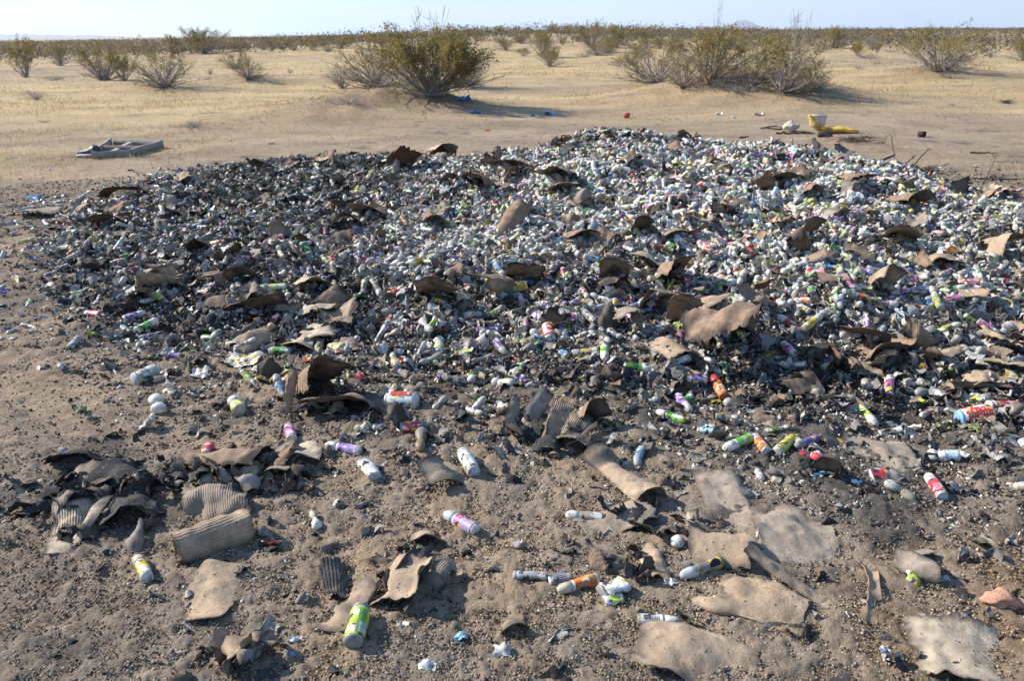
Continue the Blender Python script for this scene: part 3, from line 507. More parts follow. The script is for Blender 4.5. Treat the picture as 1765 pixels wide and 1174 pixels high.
gk = RS(55)
CLUMP = [(388, 838, 110, 34, 34), (165, 862, 105, 44, 34), (470, 812, 60, 26, 10), (930, 765, 60, 24, 16), (700, 1000, 60, 28, 9), (1100, 985, 50, 25, 7), (740, 745, 50, 20, 7), (590, 720, 80, 22, 9), (1400, 810, 40, 22, 6), (400, 1135, 50, 18, 7), (1130, 905, 50, 25, 4), (300, 640, 120, 20, 8)]
for (cu_, cv_, su_, sv_, nn_) in CLUMP:
    for q in range(nn_):
        u, v = cu_ + gk.normal(0, su_ * .6), cv_ + gk.normal(0, sv_ * .6); p = at(u, v); w = gk.uniform(.035, .115)
        ck = gk.choice(['black', 'dark', 'brown', 'dusty', 'pale', 'grey'], p=[.38, .20, .14, .13, .06, .09])
        V, Fc, C = card_mesh('s', w, w * gk.uniform(.4, .9), int(gk.randint(1e6)), CC[ck], .6, bends=[(0, gk.uniform(.4, 1), gk.uniform(-2.8, 1.4))], phi=gk.uniform(0, 3.1), rough=.022, rs=.035, torn=.4, crease=.5, corr=.0018 * (gk.rand() < .3), per=.009)
        nm = 'charred_scrap' if ck in ('black', 'dark') else 'cardboard_scrap'
        o = put_sheet(nm, V, Fc, C, M_char if ck == 'black' else M_card, p, gk.uniform(0, 6.28), gk.uniform(-.7, .5), gk.uniform(-.5, .5), .002)
        tag(o, relabel({'black': 'black charred', 'dark': 'dark scorched', 'brown': 'brown', 'dusty': 'dusty tan', 'pale': 'pale', 'grey': 'ash grey'}[ck] + (' tiny' if w < .06 else '') + ' crumpled scrap', p, ['curled', 'lying askew', 'with torn edge']), 'charred cardboard' if ck in ('black', 'dark') else 'cardboard', 'scorched cardboard pieces')
# ------------------------------------------------------------------ candy bottles
PAL = {'white': (.78, .765, .71), 'cream': (.62, .56, .42), 'grey': (.36, .35, .33), 'pink': (.64, .17, .38), 'purple': (.28, .15, .50), 'green': (.10, .46, .05), 'lime': (.48, .60, .07), 'yellow': (.72, .52, .05), 'orange': (.80, .20, .03), 'red': (.62, .04, .05), 'blue': (.07, .26, .68), 'light blue': (.32, .56, .80), 'clear': (.60, .62, .62), 'brown': (.30, .20, .10), 'dirty': (.30, .26, .20)}
def prof_parts(kind):
    "unit length bottle lying along x: list of (part, profile, radius factor, material key)"
    if kind == 'tube':
        r = .145
        return [('body', [(-.5, 0), (-.5, .85 * r), (-.485, r), (-.3, r), (.0, r), (.14, r), (.18, .82 * r), (.2, .6 * r)], 'p'), ('sleeve', [(-.43, 1.03 * r), (-.3, 1.05 * r), (-.15, 1.05 * r), (0, 1.05 * r), (.1, 1.03 * r)], 'l'),
                ('cap', [(.15, .7 * r), (.155, .98 * r), (.28, .96 * r), (.4, .86 * r), (.46, .62 * r), (.5, .40 * r), (.5, 0)], 'p')]
    if kind == 'roller':
        r = .175
        th = np.linspace(.5, math.pi, 7)
        return [('body', [(-.5, 0), (-.5, .8 * r), (-.47, r), (-.2, r), (0, .95 * r), (.1, .8 * r), (.18, .6 * r)], 'p'), ('sleeve', [(-.4, 1.03 * r), (-.25, 1.05 * r), (-.1, 1.03 * r), (-.02, .99 * r)], 'l'),
                ('cap', [(.32 - .18 * math.cos(t), .175 * math.sin(t)) for t in th], 'p')]
    if kind == 'can':
        r = .19
        return [('body', [(-.5, 0), (-.49, .9 * r), (-.46, r), (-.2, r), (.1, r), (.36, r), (.42, .85 * r)], 'p'), ('sleeve', [(-.44, 1.02 * r), (-.2, 1.04 * r), (.1, 1.04 * r), (.33, 1.02 * r)], 'l'),
                ('cap', [(.40, .8 * r), (.41, .95 * r), (.47, .92 * r), (.5, .8 * r), (.5, 0)], 'p')]
    if kind == 'bulb':
        r = .17
        return [('body', [(-.5, 0), (-.48, .6 * r), (-.4, r), (-.3, 1.1 * r), (-.15, .9 * r), (0, .5 * r), (.1, .45 * r)], 'p'),
                ('cap', [(.08, .4 * r), (.12, .75 * r), (.25, .9 * r), (.38, .85 * r), (.47, .5 * r), (.5, 0)], 'p')]
    if kind == 'cup':
        r = .33
        return [('body', [(-.4, 0), (-.4, .75 * r), (-.37, .82 * r), (0, .92 * r), (.4, r), (.4, .93 * r), (0, .85 * r), (-.34, .74 * r), (-.35, 0)], 'p'), ('sleeve', [(-.33, .86 * r), (0, .95 * r), (.25, .99 * r)], 'l')]
def bottle_parts(kind, seed, seg, dent=.12, flat_=0.0, bend=.06):
    g = RS(seed); b1, b2 = g.uniform(-bend, bend, 2); sd = g.randint(1, 900); out = []
    pinch = g.uniform(-.35, .3); pa = g.uniform(0, .5) * dent * 2
    for part, prof, mk in prof_parts(kind):
        V, Fc = revolve(prof, seg)
        th = np.arctan2(V[:, 2], V[:, 1]); x = V[:, 0]
        k = 1 + dent * (vn(x * 6, np.cos(th) * 1.7, .9, sd) + .5 * vn(x * 6 + np.sin(th) * 2, np.cos(th) * 3, .5, sd + 3)) - pa * np.exp(-((x - pinch) / .1) ** 2)
        V[:, 1] *= k; V[:, 2] *= k * (1 - flat_)
        V[:, 1] += b1 * (x * 2) ** 2; V[:, 2] += b2 * (x * 2) ** 2
        out.append((part, V, Fc, mk))
    return out
def pick_cols(g, colour=None):
    "body, sleeve, cap colours"
    if colour is None:
        colour = g.choice(['white', 'lime', 'green', 'yellow', 'red', 'pink', 'purple', 'orange', 'light blue', 'blue', 'clear', 'cream', 'dirty', 'grey'], p=[.15, .12, .07, .06, .07, .07, .07, .03, .07, .04, .10, .06, .05, .04])
    base = np.array(PAL['white' if g.rand() < .6 else ('clear' if g.rand() < .5 else 'cream')]) * g.uniform(.65, 1.08)
    sl = np.array(PAL[colour]) * g.uniform(.75, 1.1)
    cp_ = np.array(PAL['white']) * g.uniform(.75, 1.08)
    return colour, {'body': base, 'sleeve': sl, 'cap': cp_}
def make_bottle(name, kind, seed, L, cols, p, M3, seg=12, part_label=None, **kw):
    e = link(name, None, None, Vector(p)); e.empty_display_size = .05
    for part, V, Fc, mk in bottle_parts(kind, seed, seg, **kw):
        V = (V * L) @ M3.T
        C = np.tile(cols[part], (len(V), 1))
        if part == 'sleeve':
            n = fbm(V[:, 0] + seed, V[:, 1] + V[:, 2], .03, seed % 50, 2)[:, None]; C = np.clip(C * (1 + .5 * n), 0, .9)
        link(part, mk_mesh(part, V, Fc, [M_print if mk == 'l' else M_plastic], None, C), e)
    return e
def frame_from(d, roll):
    d = d / np.linalg.norm(d); up = np.array([0, 0, 1.]); a = np.cross(up, d); a /= np.linalg.norm(a) + 1e-9; b = np.cross(d, a)
    c, s = math.cos(roll), math.sin(roll); a2 = a * c + b * s; b2 = -a * s + b * c
    return np.stack([d, a2, b2], 1)
# hero bottles: base u,v -> cap u,v, diameter px, kind, body/sleeve/cap colour, dent, flatten, label, landmark phrase
HB = [
 (821, 916, 767, 886, 21, 'tube', 'white', 'pink', 'clear', .05, 0, 'white candy bottle with pink and lilac sleeve lying alone in the centre foreground', 'the lone pink bottle'),
 (610, 1112, 625, 1050, 34, 'can', 'grey', 'lime', 'grey', .03, 0, 'yellow and green can with grey neck lying under curled cardboard', 'the yellow-green can'),
 (622, 780, 563, 768, 17, 'tube', 'white', 'purple', 'white', .06, 0, 'white-capped bottle with pink and purple sleeve right of the pale domed cardboard', 'the pink and purple bottle'),
 (504, 759, 498, 737, 18, 'can', 'white', 'pink', 'white', .05, 0, 'short white bottle with faint pink print above the pale domed cardboard', 'the short pink bottle'),
 (364, 769, 351, 790, 18, 'can', 'yellow', 'red', 'white', .08, 0, 'short red and yellow bottle with white cap behind the scorched roll', 'the short red-yellow bottle'),
 (257, 998, 238, 962, 22, 'tube', 'white', 'yellow', 'cream', .12, 0, 'white bottle with yellow and red sleeve below the grey-brown lump', 'the yellow and white bottle'),
 (415, 713, 403, 690, 23, 'roller', 'cream', 'lime', 'white', .1, 0, 'cream bottle with lime wrapper and round cap alone on left soil', 'the lone lime bottle'),
 (233, 657, 272, 640, 24, 'can', 'clear', 'grey', 'clear', .1, 0, 'bluish clear plastic bottle lying on bare soil at left', 'the bluish clear bottle'),
 (502, 607, 466, 606, 14, 'can', 'clear', 'green', 'white', .04, 0, 'bright green sleeved bottle pointing left beside pale cardboard', 'the bright green bottle'),
 (719, 693, 667, 692, 30, 'can', 'white', 'light blue', 'white', .06, 0, 'white jar with blue and red label lying open on the soil', 'the red and white jar'),
 (690, 739, 750, 735, 19, 'tube', 'grey', 'red', 'dirty', .1, 0, 'grey metal-ended bottle with red and yellow sleeve beside black ash', 'the red-yellow grey bottle'),
 (727, 742, 724, 778, 20, 'bulb', 'dirty', 'yellow', 'brown', .1, 0, 'soiled amber bulb-shaped bottle standing below the red-yellow grey bottle', 'the amber bulb bottle'),
 (818, 817, 798, 781, 24, 'can', 'clear', 'clear', 'white', .05, 0, 'clear plastic bottle without a sleeve lying right of the flat flake', 'the clear plastic bottle'),
 (650, 822, 627, 795, 26, 'can', 'clear', 'white', 'clear', .15, .3, 'melted clear bottle with a small red mark left of centre', 'the melted clear bottle'),
 (547, 912, 540, 884, 16, 'bulb', 'white', 'white', 'cream', .25, 0, 'curled white melted bottle alone below the folded dusty piece', 'the curled white bottle'),
 (943, 992, 884, 990, 22, 'can', 'clear', 'grey', 'clear', .12, .35, 'flattened clear bottle with grey and pink print, centre foreground', 'the flattened grey bottle'),
 (1030, 999, 961, 1019, 20, 'tube', 'white', 'orange', 'cream', .06, 0, 'bottle with orange and barcode sleeve and cream cap, centre foreground', 'the orange barcode bottle'),
 (945, 1000, 985, 992, 22, 'can', 'white', 'grey', 'dirty', .2, .4, 'crushed blue-striped bottle between the grey and orange bottles', 'the crushed striped bottle'),
 (1075, 1004, 1038, 1022, 34, 'can', 'white', 'white', 'grey', .3, .3, 'large crumpled white bottle right of the orange barcode bottle', 'the crumpled white bottle'),
 (1078, 1030, 1036, 1038, 18, 'cup', 'clear', 'lime', 'clear', .3, .3, 'torn clear cup with lime streak under the crumpled white bottle', 'the torn lime cup'),
 (1042, 895, 975, 888, 17, 'tube', 'grey', 'dirty', 'white', .12, 0, 'dust-covered grey bottle above the dirt covered plate', 'the dust-covered bottle'),
 (1248, 968, 1169, 996, 20, 'tube', 'dirty', 'dirty', 'clear', .1, 0, 'dusty bottle with clear tip lying before the bulging roll', 'the dusty bottle'),
 (1098, 1070, 1170, 1073, 20, 'tube', 'dirty', 'white', 'white', .05, 0, 'bottle with pointed white cap poking right out of the soil', 'the pointed cap bottle'),
 (1042, 590, 1042, 632, 15, 'tube', 'white', 'lime', 'white', .02, 0, 'bottle with yellow-green sleeve pointing straight at the camera', 'the straight lime bottle'),
 (1074, 632, 1123, 640, 14, 'tube', 'white', 'green', 'white', .03, 0, 'white-capped bottle with green and yellow sleeve pointing right', 'the right-pointing green bottle'),
 (1202, 616, 1244, 648, 14, 'tube', 'white', 'lime', 'clear', .03, 0, 'yellow-topped bottle with clear tip slanting below the huge bag', 'the slanting lime bottle'),
 (1248, 686, 1228, 650, 17, 'tube', 'orange', 'orange', 'red', .06, 0, 'translucent orange-red bottle slanting in black ash', 'the orange-red bottle'),
 (1217, 657, 1182, 655, 17, 'can', 'white', 'purple', 'white', .08, 0, 'short white and purple packet left of the orange-red bottle', 'the purple packet bottle'),
 (1165, 682, 1193, 713, 15, 'tube', 'white', 'purple', 'clear', .06, 0, 'purple bottle with pale cap slanting right above sooty soil', 'the slanting purple bottle'),
 (1180, 728, 1131, 710, 14, 'tube', 'yellow', 'green', 'white', .03, 0, 'yellow and green bottle with white cap on sooty soil', 'the yellow and green bottle'),
 (1240, 746, 1202, 741, 14, 'can', 'white', 'light blue', 'white', .1, .2, 'pale blue crushed bottle on the soil right of centre', 'the pale blue bottle'),
 (1297, 755, 1245, 776, 18, 'tube', 'white', 'green', 'white', .05, 0, 'green and white bottle pointing left beside the orange one', 'the green and white bottle'),
 (1321, 780, 1297, 751, 17, 'tube', 'white', 'orange', 'white', .05, 0, 'orange and white bottle right of the green one', 'the orange and white bottle'),
 (1338, 782, 1368, 754, 18, 'tube', 'clear', 'lime', 'yellow', .08, 0, 'pale bottle with lime and yellow sleeve beside the orange one', 'the pale lime bottle'),
 (1408, 757, 1370, 772, 15, 'tube', 'purple', 'purple', 'grey', .05, 0, 'violet sleeved bottle left of the dusty brown slab', 'the violet bottle'),
 (1624, 858, 1597, 819, 20, 'tube', 'clear', 'red', 'white', .03, 0, 'bottle with red sleeve and white cap alone at right', 'the lone red bottle'),
 (1652, 789, 1595, 787, 21, 'roller', 'white', 'light blue', 'white', .18, 0, 'crumpled white and blue bottle with round cap at right', 'the crumpled blue bottle'),
 (1705, 713, 1648, 724, 30, 'can', 'white', 'red', 'light blue', .1, 0, 'large jar with jagged red lettering on a pale blue label', 'the red letter jar'),
 (1752, 705, 1700, 703, 22, 'can', 'white', 'red', 'white', .06, 0, 'white jar with red block label right of the red letter jar', 'the red block jar'),
 (885, 663, 848, 660, 16, 'roller', 'white', 'lime', 'white', .1, 0, 'small lime and white bottle left of the front centre', 'the small lime bottle'),
 (1477, 703, 1511, 735, 17, 'tube', 'lime', 'lime', 'clear', .06, 0, 'lime bottle with clear round cap in the black ash at right', 'the lime bottle in ash'),
 (1345, 590, 1380, 622, 14, 'tube', 'white', 'pink', 'white', .03, 0, 'pink and white bottle slanting right of the huge bag', 'the slanting pink bottle'),
 (1541, 653, 1573, 680, 13, 'tube', 'white', 'purple', 'grey', .03, 0, 'slim purple-grey bottle slanting in the right front ash', 'the slim purple-grey bottle'),
 (1518, 653, 1502, 672, 16, 'tube', 'lime', 'lime', 'white', .08, 0, 'lime topped bottle with white lower half at right', 'the lime topped bottle'),
 (826, 598, 782, 602, 13, 'tube', 'clear', 'red', 'grey', .05, 0, 'red capped clear bottle on the lower centre slope', 'the red capped bottle'),
 (757, 611, 757, 584, 18, 'roller', 'white', 'lime', 'white', .04, 0, 'white and lime bottle standing below the square brown panel', 'the standing lime bottle'),
 (232, 575, 276, 551, 14, 'tube', 'white', 'green', 'white', .03, 0, 'green and yellow bottle with white cap on the left slope', 'the left green bottle'),
 (214, 552, 252, 540, 13, 'tube', 'white', 'purple', 'clear', .05, 0, 'dark purple slim bottle beside the left green bottle', 'the dark purple bottle'),
 (184, 545, 138, 540, 12, 'tube', 'pink', 'red', 'white', .05, 0, 'pinkish bottle at the left foot of the pile', 'the left pink bottle'),
 (1402, 488, 1365, 499, 14, 'tube', 'green', 'green', 'white', .02, 0, 'vivid green bottle with white cap on the right slope', 'the vivid green bottle'),
 (1378, 572, 1340, 545, 14, 'tube', 'white', 'red', 'white', .03, 0, 'red labelled bottle with white cap right of the twisted paper', 'the red labelled bottle'),
 (950, 592, 942, 560, 20, 'can', 'white', 'red', 'white', .03, 0, 'white bottle with red label standing on the lower centre slope', 'the standing red bottle'),
 (973, 588, 965, 558, 17, 'tube', 'white', 'light blue', 'white', .03, 0, 'white and blue bottle right of the standing red bottle', 'the standing blue bottle'),
 (933, 527, 962, 550, 12, 'tube', 'purple', 'purple', 'white', .03, 0, 'slim violet bottle with white cap left of the dark panel', 'the slim violet bottle'),
 (1080, 540, 1098, 562, 15, 'tube', 'white', 'pink', 'cream', .03, 0, 'rose and white bottle with cream tip below the standing dark panel', 'the rose and white bottle'),
 (1052, 411, 1040, 442, 12, 'tube', 'white', 'lime', 'yellow', .03, 0, 'lime and white bottle standing upright near the pile centre', 'the central lime bottle'),
 (1232, 480, 1265, 494, 18, 'roller', 'white', 'orange', 'white', .06, 0, 'orange sleeved bottle with frosted cap on the middle right slope', 'the orange sleeved bottle'),
 (595, 392, 626, 384, 15, 'can', 'white', 'red', 'white', .02, .2, 'small red and white box-like packet above the folded brown sheet', 'the little red box'),
 (860, 570, 822, 568, 17, 'can', 'purple', 'purple', 'purple', .03, .3, 'purple and yellow printed packet on the lower centre slope', 'the purple printed packet'),
 (382, 420, 355, 424, 11, 'tube', 'orange', 'orange', 'orange', .06, 0, 'short orange-red bottle in the left part of the pile', 'the short orange bottle'),
 (495, 498, 450, 500, 16, 'can', 'white', 'lime', 'white', .06, 0, 'cream and lime bottle right of the grey ridged block', 'the cream and lime bottle'),
 (580, 505, 574, 485, 12, 'tube', 'yellow', 'lime', 'white', .02, 0, 'yellow and lime bottle standing left of the charred hollow', 'the yellow and lime bottle'),
 (1532, 815, 1500, 815, 30, 'can', 'red', 'red', 'white', .05, .75, 'flattened red and white packet on sooty soil at right', 'the flattened red packet'),
 (1460, 470, 1420, 478, 12, 'tube', 'white', 'yellow', 'white', .04, 0, 'yellow and white bottle left of the right flat piece', 'the yellow and white slope bottle'),
 (600, 603, 566, 598, 22, 'can', 'cream', 'lime', 'white', .15, .2, 'crumpled lime printed bottle right of the pale rounded plate', 'the crumpled lime bottle'),
]
RD, BK, WH, YL = (.58, .05, .03), (.03, .03, .04), (.7, .7, .68), (.7, .5, .05)
sg = -1   # letter strokes run round the jar
PATCH = {
 'the red letter jar': [('lettering', [(x_, x_ + .05, -.75 + o_, .45 + o_, RD) for x_, o_ in zip(np.arange(-.34, .28, .085), (.1, .25, -.1, .15, .3, 0, .2, .1))] + [(-.36, .30, -.25, -.1, RD)])],
 'the red block jar': [('red_panel', [(-.35, .2, -.5, .35, RD)])],
 'the red and white jar': [('red_panel', [(-.38, .28, .55, 1.2, RD), (-.38, .28, -1.2, -.75, RD)]), ('small_mark', [(-.33, -.25, .7, 1.05, WH)])],
 'the orange barcode bottle': [('barcode', [(x_, x_ + .012, -.8, .9, BK) for x_ in np.arange(-.42, -.26, .026)])],
 'the crushed striped bottle': [('stripes', [(-.35, .25, t_, t_ + .12, (.08, .10, .22)) for t_ in np.arange(-1.2, 1.2, .26)])],
 'the pointed cap bottle': [('barcode', [(x_, x_ + .014, -.9, 1.0, BK) for x_ in np.arange(-.2, .02, .04)])],
 'the pale lime bottle': [('yellow_panel', [(-.4, .0, -.9, .1, YL)])],
 'the yellow-green can': [('green_panel', [(-.4, .28, -.15, .7, (.16, .42, .06))]), ('white_panel', [(-.38, -.1, .1, .9, WH)])],
 'the lone pink bottle': [('lilac_panel', [(-.42, -.12, -1.0, 1.0, (.5, .42, .68))])],
 'the pink and purple bottle': [('lilac_panel', [(-.42, -.15, -1.0, 1.0, (.42, .35, .68))])],
 'the straight lime bottle': [('green_panel', [(-.15, .08, -.6, .7, (.16, .5, .06))]), ('white_panel', [(-.3, -.15, -.8, .8, WH)])],
 'the standing red bottle': [('white_panel', [(-.3, .3, -.9, -.1, WH)])],
 'the lone red bottle': [('pink_panel', [(-.4, -.1, -.3, .6, (.65, .2, .25))])],
}
for k, (bu, bv, cu, cv, dpx, kind, cb, cs, cc, dent, fl, label, ph) in enumerate(HB):
    rpx = dpx / 2
    P1 = at(bu, bv + rpx * .6); P2 = at(cu, cv + rpx * .6)
    mid = (P1 + P2) / 2; _, _, dep = project(mid); s = F / dep
    L = np.linalg.norm(P2 - P1)
    if L > .17: P2 = mid + (P2 - P1) * .08 / L; P1 = 2 * mid - P2; L = .16
    rr_ = {'tube': .145, 'roller': .175, 'can': .19, 'bulb': .17, 'cup': .3}[kind]
    rw = rpx / s; d = P2 - P1; M3 = frame_from(d, RS(k).uniform(-.6, .6)) 
    Msc = np.diag([1, rw / (rr_ * L), rw / (rr_ * L)])
    zc = mid[2] + rw * (1 - fl) * .85
    M_ = M3 @ Msc
    cols = {'body': np.array(PAL[cb]), 'sleeve': np.array(PAL[cs]), 'cap': np.array(PAL[cc])}
    e = make_bottle('candy_bottle', kind, 900 + k * 3, L, cols, (mid[0], mid[1], zc), M_, 20, dent=dent, flat_=fl, bend=.02)
    cl = M_.T @ ((CP - mid) / np.linalg.norm(CP - mid)); a0 = math.atan2(cl[2], cl[1])
    for (pn, items) in PATCH.get(ph, []):
        mb = MB()
        for (x0, x1, t0, t1, c3) in items:
            X_, T_ = np.meshgrid(np.linspace(x0, x1, 3), np.linspace(a0 + t0, a0 + t1, 8), indexing='ij'); q = rr_ * 1.085
            mb.add((np.stack([X_, q * np.cos(T_), q * np.sin(T_)], -1).reshape(-1, 3) * L) @ M_.T, grid_faces(3, 8), c3)
        link(pn, mb.mesh(pn, M_plastic), e)
    USED[label] = 1; tag(e, label, 'bottle', 'discarded candy bottles'); anchor(ph, mid)
HEROB = len(HB)

# ------------------------------------------------------------------ pile filling: positions sampled on the heap
g0 = RS(4)
def sample(n, dens, r0=2.2, r1=11.5, a0=-.72, a1=.72):
    r = np.sqrt(g0.uniform(r0 ** 2, r1 ** 2, n)); a = g0.uniform(a0, a1, n); x = r * np.sin(a); y = r * np.cos(a)
    pd = pdist(x, y); z = H(x, y, pd); u, v, dep = project(np.stack([x, y, z], -1))
    w = dens(x, y, pd, u, v); k = g0.uniform(0, 1, n) < w
    return x[k], y[k], z[k], u[k], v[k], pd[k]
def slope(x, y):
    e = .12; return (H(x + e, y) - H(x - e, y)) / (2 * e), (H(x, y + e) - H(x, y - e)) / (2 * e)
def rots(n, x, y, tilt):
    "random lying orientations that follow the slope"
    sx, sy = slope(x, y); yaw = g0.uniform(0, 2 * math.pi, n)
    d = np.stack([np.cos(yaw), np.sin(yaw), np.cos(yaw) * sx + np.sin(yaw) * sy + np.tan(np.clip(g0.normal(0, tilt, n), -1.3, 1.3))], -1)
    d /= np.linalg.norm(d, axis=1, keepdims=True); a = np.cross(np.tile([0, 0, 1.], (n, 1)), d); a /= np.linalg.norm(a, axis=1, keepdims=True) + 1e-9
    b = np.cross(d, a); rl = g0.uniform(0, 6.28, n)[:, None]; a2 = a * np.cos(rl) + b * np.sin(rl); b2 = np.cross(d, a2)
    return np.stack([d, a2, b2], -1), yaw
def merge(variants, idx, pos, Rm, sc, pal, name, mats, smooth=True):
    "variants: (V, F, region per vertex, material per face); pal: N x regions x 3"
    Vs, Fs, Cs, Ms = [], [], [], []; off = 0
    for k, (V, Fc, reg, mi) in enumerate(variants):
        s_ = np.where(idx == k)[0]
        if not len(s_): continue
        P = np.einsum('nij,vj->nvi', Rm[s_] * sc[s_][:, None, None], V) + pos[s_][:, None, :]
        n, m = len(s_), len(V)
        Vs.append(P.reshape(-1, 3)); Fs.append((Fc[None] + (np.arange(n) * m)[:, None, None] + off).reshape(-1, Fc.shape[1])); off += n * m
        Cs.append(pal[s_][:, reg].reshape(-1, 3)); Ms.append(np.tile(mi, n))
    return mk_mesh(name, np.concatenate(Vs), np.concatenate(Fs), mats, np.concatenate(Ms), np.concatenate(Cs), smooth)
def dens_b(x, y, pd, u, v):
    Wd = np.clip(gs(u, v, WL), 0, 1.2); Dk = np.clip(gs(u, v, DL), 0, 1.2)
    n = .5 + .5 * fbm(x, y, .6, 77, 3)
    w = (.18 + .95 * Wd) * np.clip(1.1 - .9 * Dk, .06, 1) * np.clip(.1 + 1.35 * n, .08, 1.3) * ss(pd, -.1, .45)
    w = w + .07 * ss(pd, -.75, -.05) + .006 * ss(pd, -1.2, .0)
    return np.clip(w * (.55 + .45 * ss(y, 4.5, 7)), 0, 1)
NB = 23000
x, y, z, u, v, pd = sample(NB, dens_b)
n = len(x)
Rb, yawb = rots(n, x, y, .35)
Lb = g0.uniform(.105, .148, n); shp = g0.choice(5, n, p=[.44, .14, .14, .17, .11])   # tube roller can bulb cup
Lb = np.where(shp == 4, g0.uniform(.05, .07, n), Lb); Lb = np.where(shp == 2, Lb * .72, Lb); Lb = np.where(shp == 1, Lb * .8, Lb)
SH = ['tube', 'roller', 'can', 'bulb', 'cup']
lift = g0.uniform(-.004, .052, n) * (.2 + .8 * ss(pd, 0, .5))
cn_ = []; pal = np.zeros((n, 3, 3))
for i in range(n):
    c, cols = pick_cols(g0); cn_.append(c)
    soot = np.clip(.95 - .35 * float(gs(u[i], v[i], DL)) * g0.rand() - .12 * g0.rand(), .3, 1)
    soot = min(1.16, soot * (.84 + .42 * min(1, float(gs(u[i], v[i], WL[:3])))))
    pal[i, 0] = cols['body'] * soot; pal[i, 1] = cols['sleeve'] * soot; pal[i, 2] = cols['cap'] * soot
pos = np.stack([x, y, z + lift], -1)
# the nearest ones lying on top become things of their own
top = lift > .018 * (.3 + .7 * ss(pd, 0, .5))
near = np.argsort(np.where(top & (u > -10) & (u < 1775) & (v < 1180), np.hypot(x, y), 1e3))[:300 - HEROB]
isn = np.zeros(n, bool); isn[near] = True
KN = {0: 'slim bottle', 1: 'roller bottle', 2: 'stubby bottle', 3: 'melted bottle', 4: 'open cup'}
CW = {'white': 'plain white', 'cream': 'yellowed', 'dirty': 'sooty', 'grey': 'ashen grey', 'clear': 'clear plastic'}
def towards(R3):
    dx, dy = R3[0, 0], R3[1, 0]
    if abs(dx) > 1.5 * abs(dy): return 'cap to the right' if dx > 0 else 'cap to the left'
    return 'cap pointing away' if dy > 0 else 'cap facing us'
for i in near:
    kd = SH[shp[i]]; sq = float(g0.choice([0, 0, 0, .25, .45]))
    cols = {'body': pal[i, 0], 'sleeve': pal[i, 1], 'cap': pal[i, 2]}
    e = make_bottle('candy_bottle', kd, int(g0.randint(1e6)), Lb[i], cols, pos[i] + [0, 0, .008], Rb[i], 12, dent=.12, flat_=sq, bend=.07)
    desc = CW.get(cn_[i], cn_[i] + ' sleeved' if shp[i] != 3 else 'whitish') + ' ' + ('crushed ' if sq > .3 else '') + KN[shp[i]]
    tag(e, relabel(desc, pos[i], ['with ' + towards(Rb[i])] if shp[i] != 4 else ['lying askew']), 'cup' if shp[i] == 4 else 'bottle', 'discarded candy bottles')
VAR = []; vidx = np.zeros(n, int); per_kind = 7
for sk, kd in enumerate(SH):
    for q in range(per_kind):
        Vs, Fs, rg, ms = [], [], [], []; off = 0
        for part, V, Fc, mk in bottle_parts(kd, 5000 + sk * 50 + q, 8, dent=.16, flat_=[0, 0, 0, .2, .4, .55, .1][q], bend=.09):
            Vs.append(V); Fs.append(Fc + off); off += len(V); rg.append(np.full(len(V), {'body': 0, 'sleeve': 1, 'cap': 2}[part])); ms.append(np.full(len(Fc), 1 if mk == 'l' else 0))
        VAR.append((np.concatenate(Vs), np.concatenate(Fs), np.concatenate(rg), np.concatenate(ms)))
vidx = shp * per_kind + g0.randint(0, per_kind, n)
r_ = ~isn
me = merge(VAR, vidx[r_], pos[r_], Rb[r_], Lb[r_], pal[r_], 'bottle_heap', [M_plastic, M_print])
tag(link('bottle_heap', me), 'thousands of small white and coloured candy bottles heaped over the burnt pile', 'bottles', None, 'stuff')
print('bottles', n, 'individual', len(near) + HEROB)

# round white caps and balls
def sphere(nr_, seg):
    th = np.linspace(0, math.pi, nr_); return revolve([(-math.cos(t), math.sin(t)) for t in th], seg)
def dens_ball(x, y, pd, u, v): return .30 * dens_b(x, y, pd, u, v) ** 1.2 + .0012 * ss(pd, -1.6, -.2) * (pd < 0)
x, y, z, u, v, pd = sample(11000, dens_ball); n = len(x)
rb_ = g0.uniform(.014, .0245, n); lift = g0.uniform(.0, .05, n) * (.15 + .85 * ss(pd, 0, .5)); pos = np.stack([x, y, z + lift + rb_ * .5], -1)
Rb, _ = rots(n, x, y, .6); sh = g0.uniform(.55, 1.1, n)
near = np.argsort(np.where((lift > .018) | (pd < .2), np.hypot(x, y), 1e3) + 1e3 * ((u < 0) | (u > 1765)))[:260]
isn = np.zeros(n, bool); isn[near] = True
SV = []
for q in range(6):
    V, Fc = sphere(7, 9); V[:, 0] *= [1, 1.1, .8, 1, 1.25, .9][q]; V *= 1 + .07 * vn(V[:, :1] * 3 + q, V[:, 1:2] * 3, .8, q); SV.append((V, Fc, np.zeros(len(V), int), np.zeros(len(Fc), int)))
WHT = np.array([.80, .78, .71])[None, None] * sh[:, None, None]; WHT = WHT * (1 + g0.uniform(-.12, .04, (n, 1, 1)) * np.array([0, .3, 1.6]))
V12, F12 = sphere(9, 14)
for i in near:
    V = (V12 * [g0.uniform(.85, 1.2), 1, 1] * rb_[i]) @ Rb[i].T; V = V * (1 + .05 * vn(V[:, :1] * 90, V[:, 1:2] * 90, .8, i % 50))
    o = link('round_cap', mk_mesh('round_cap', V, F12, [M_plastic], None, WHT[i, 0]), None, pos[i])
    tone = 'bright white' if sh[i] > .93 else ('greyish white' if sh[i] > .74 else 'sooty grey')
    tag(o, relabel(tone + ' ' + ('large' if rb_[i] > .0175 else 'small') + ' round cap', pos[i], ['half buried', 'resting askew']), 'cap', 'round bottle caps')
r_ = ~isn
me = merge(SV, g0.randint(0, 6, n)[r_], pos[r_], Rb[r_], rb_[r_], WHT[r_], 'round_caps', [M_plastic])
tag(link('round_caps', me), 'countless small round white caps scattered between the bottles of the pile', 'caps', None, 'stuff')
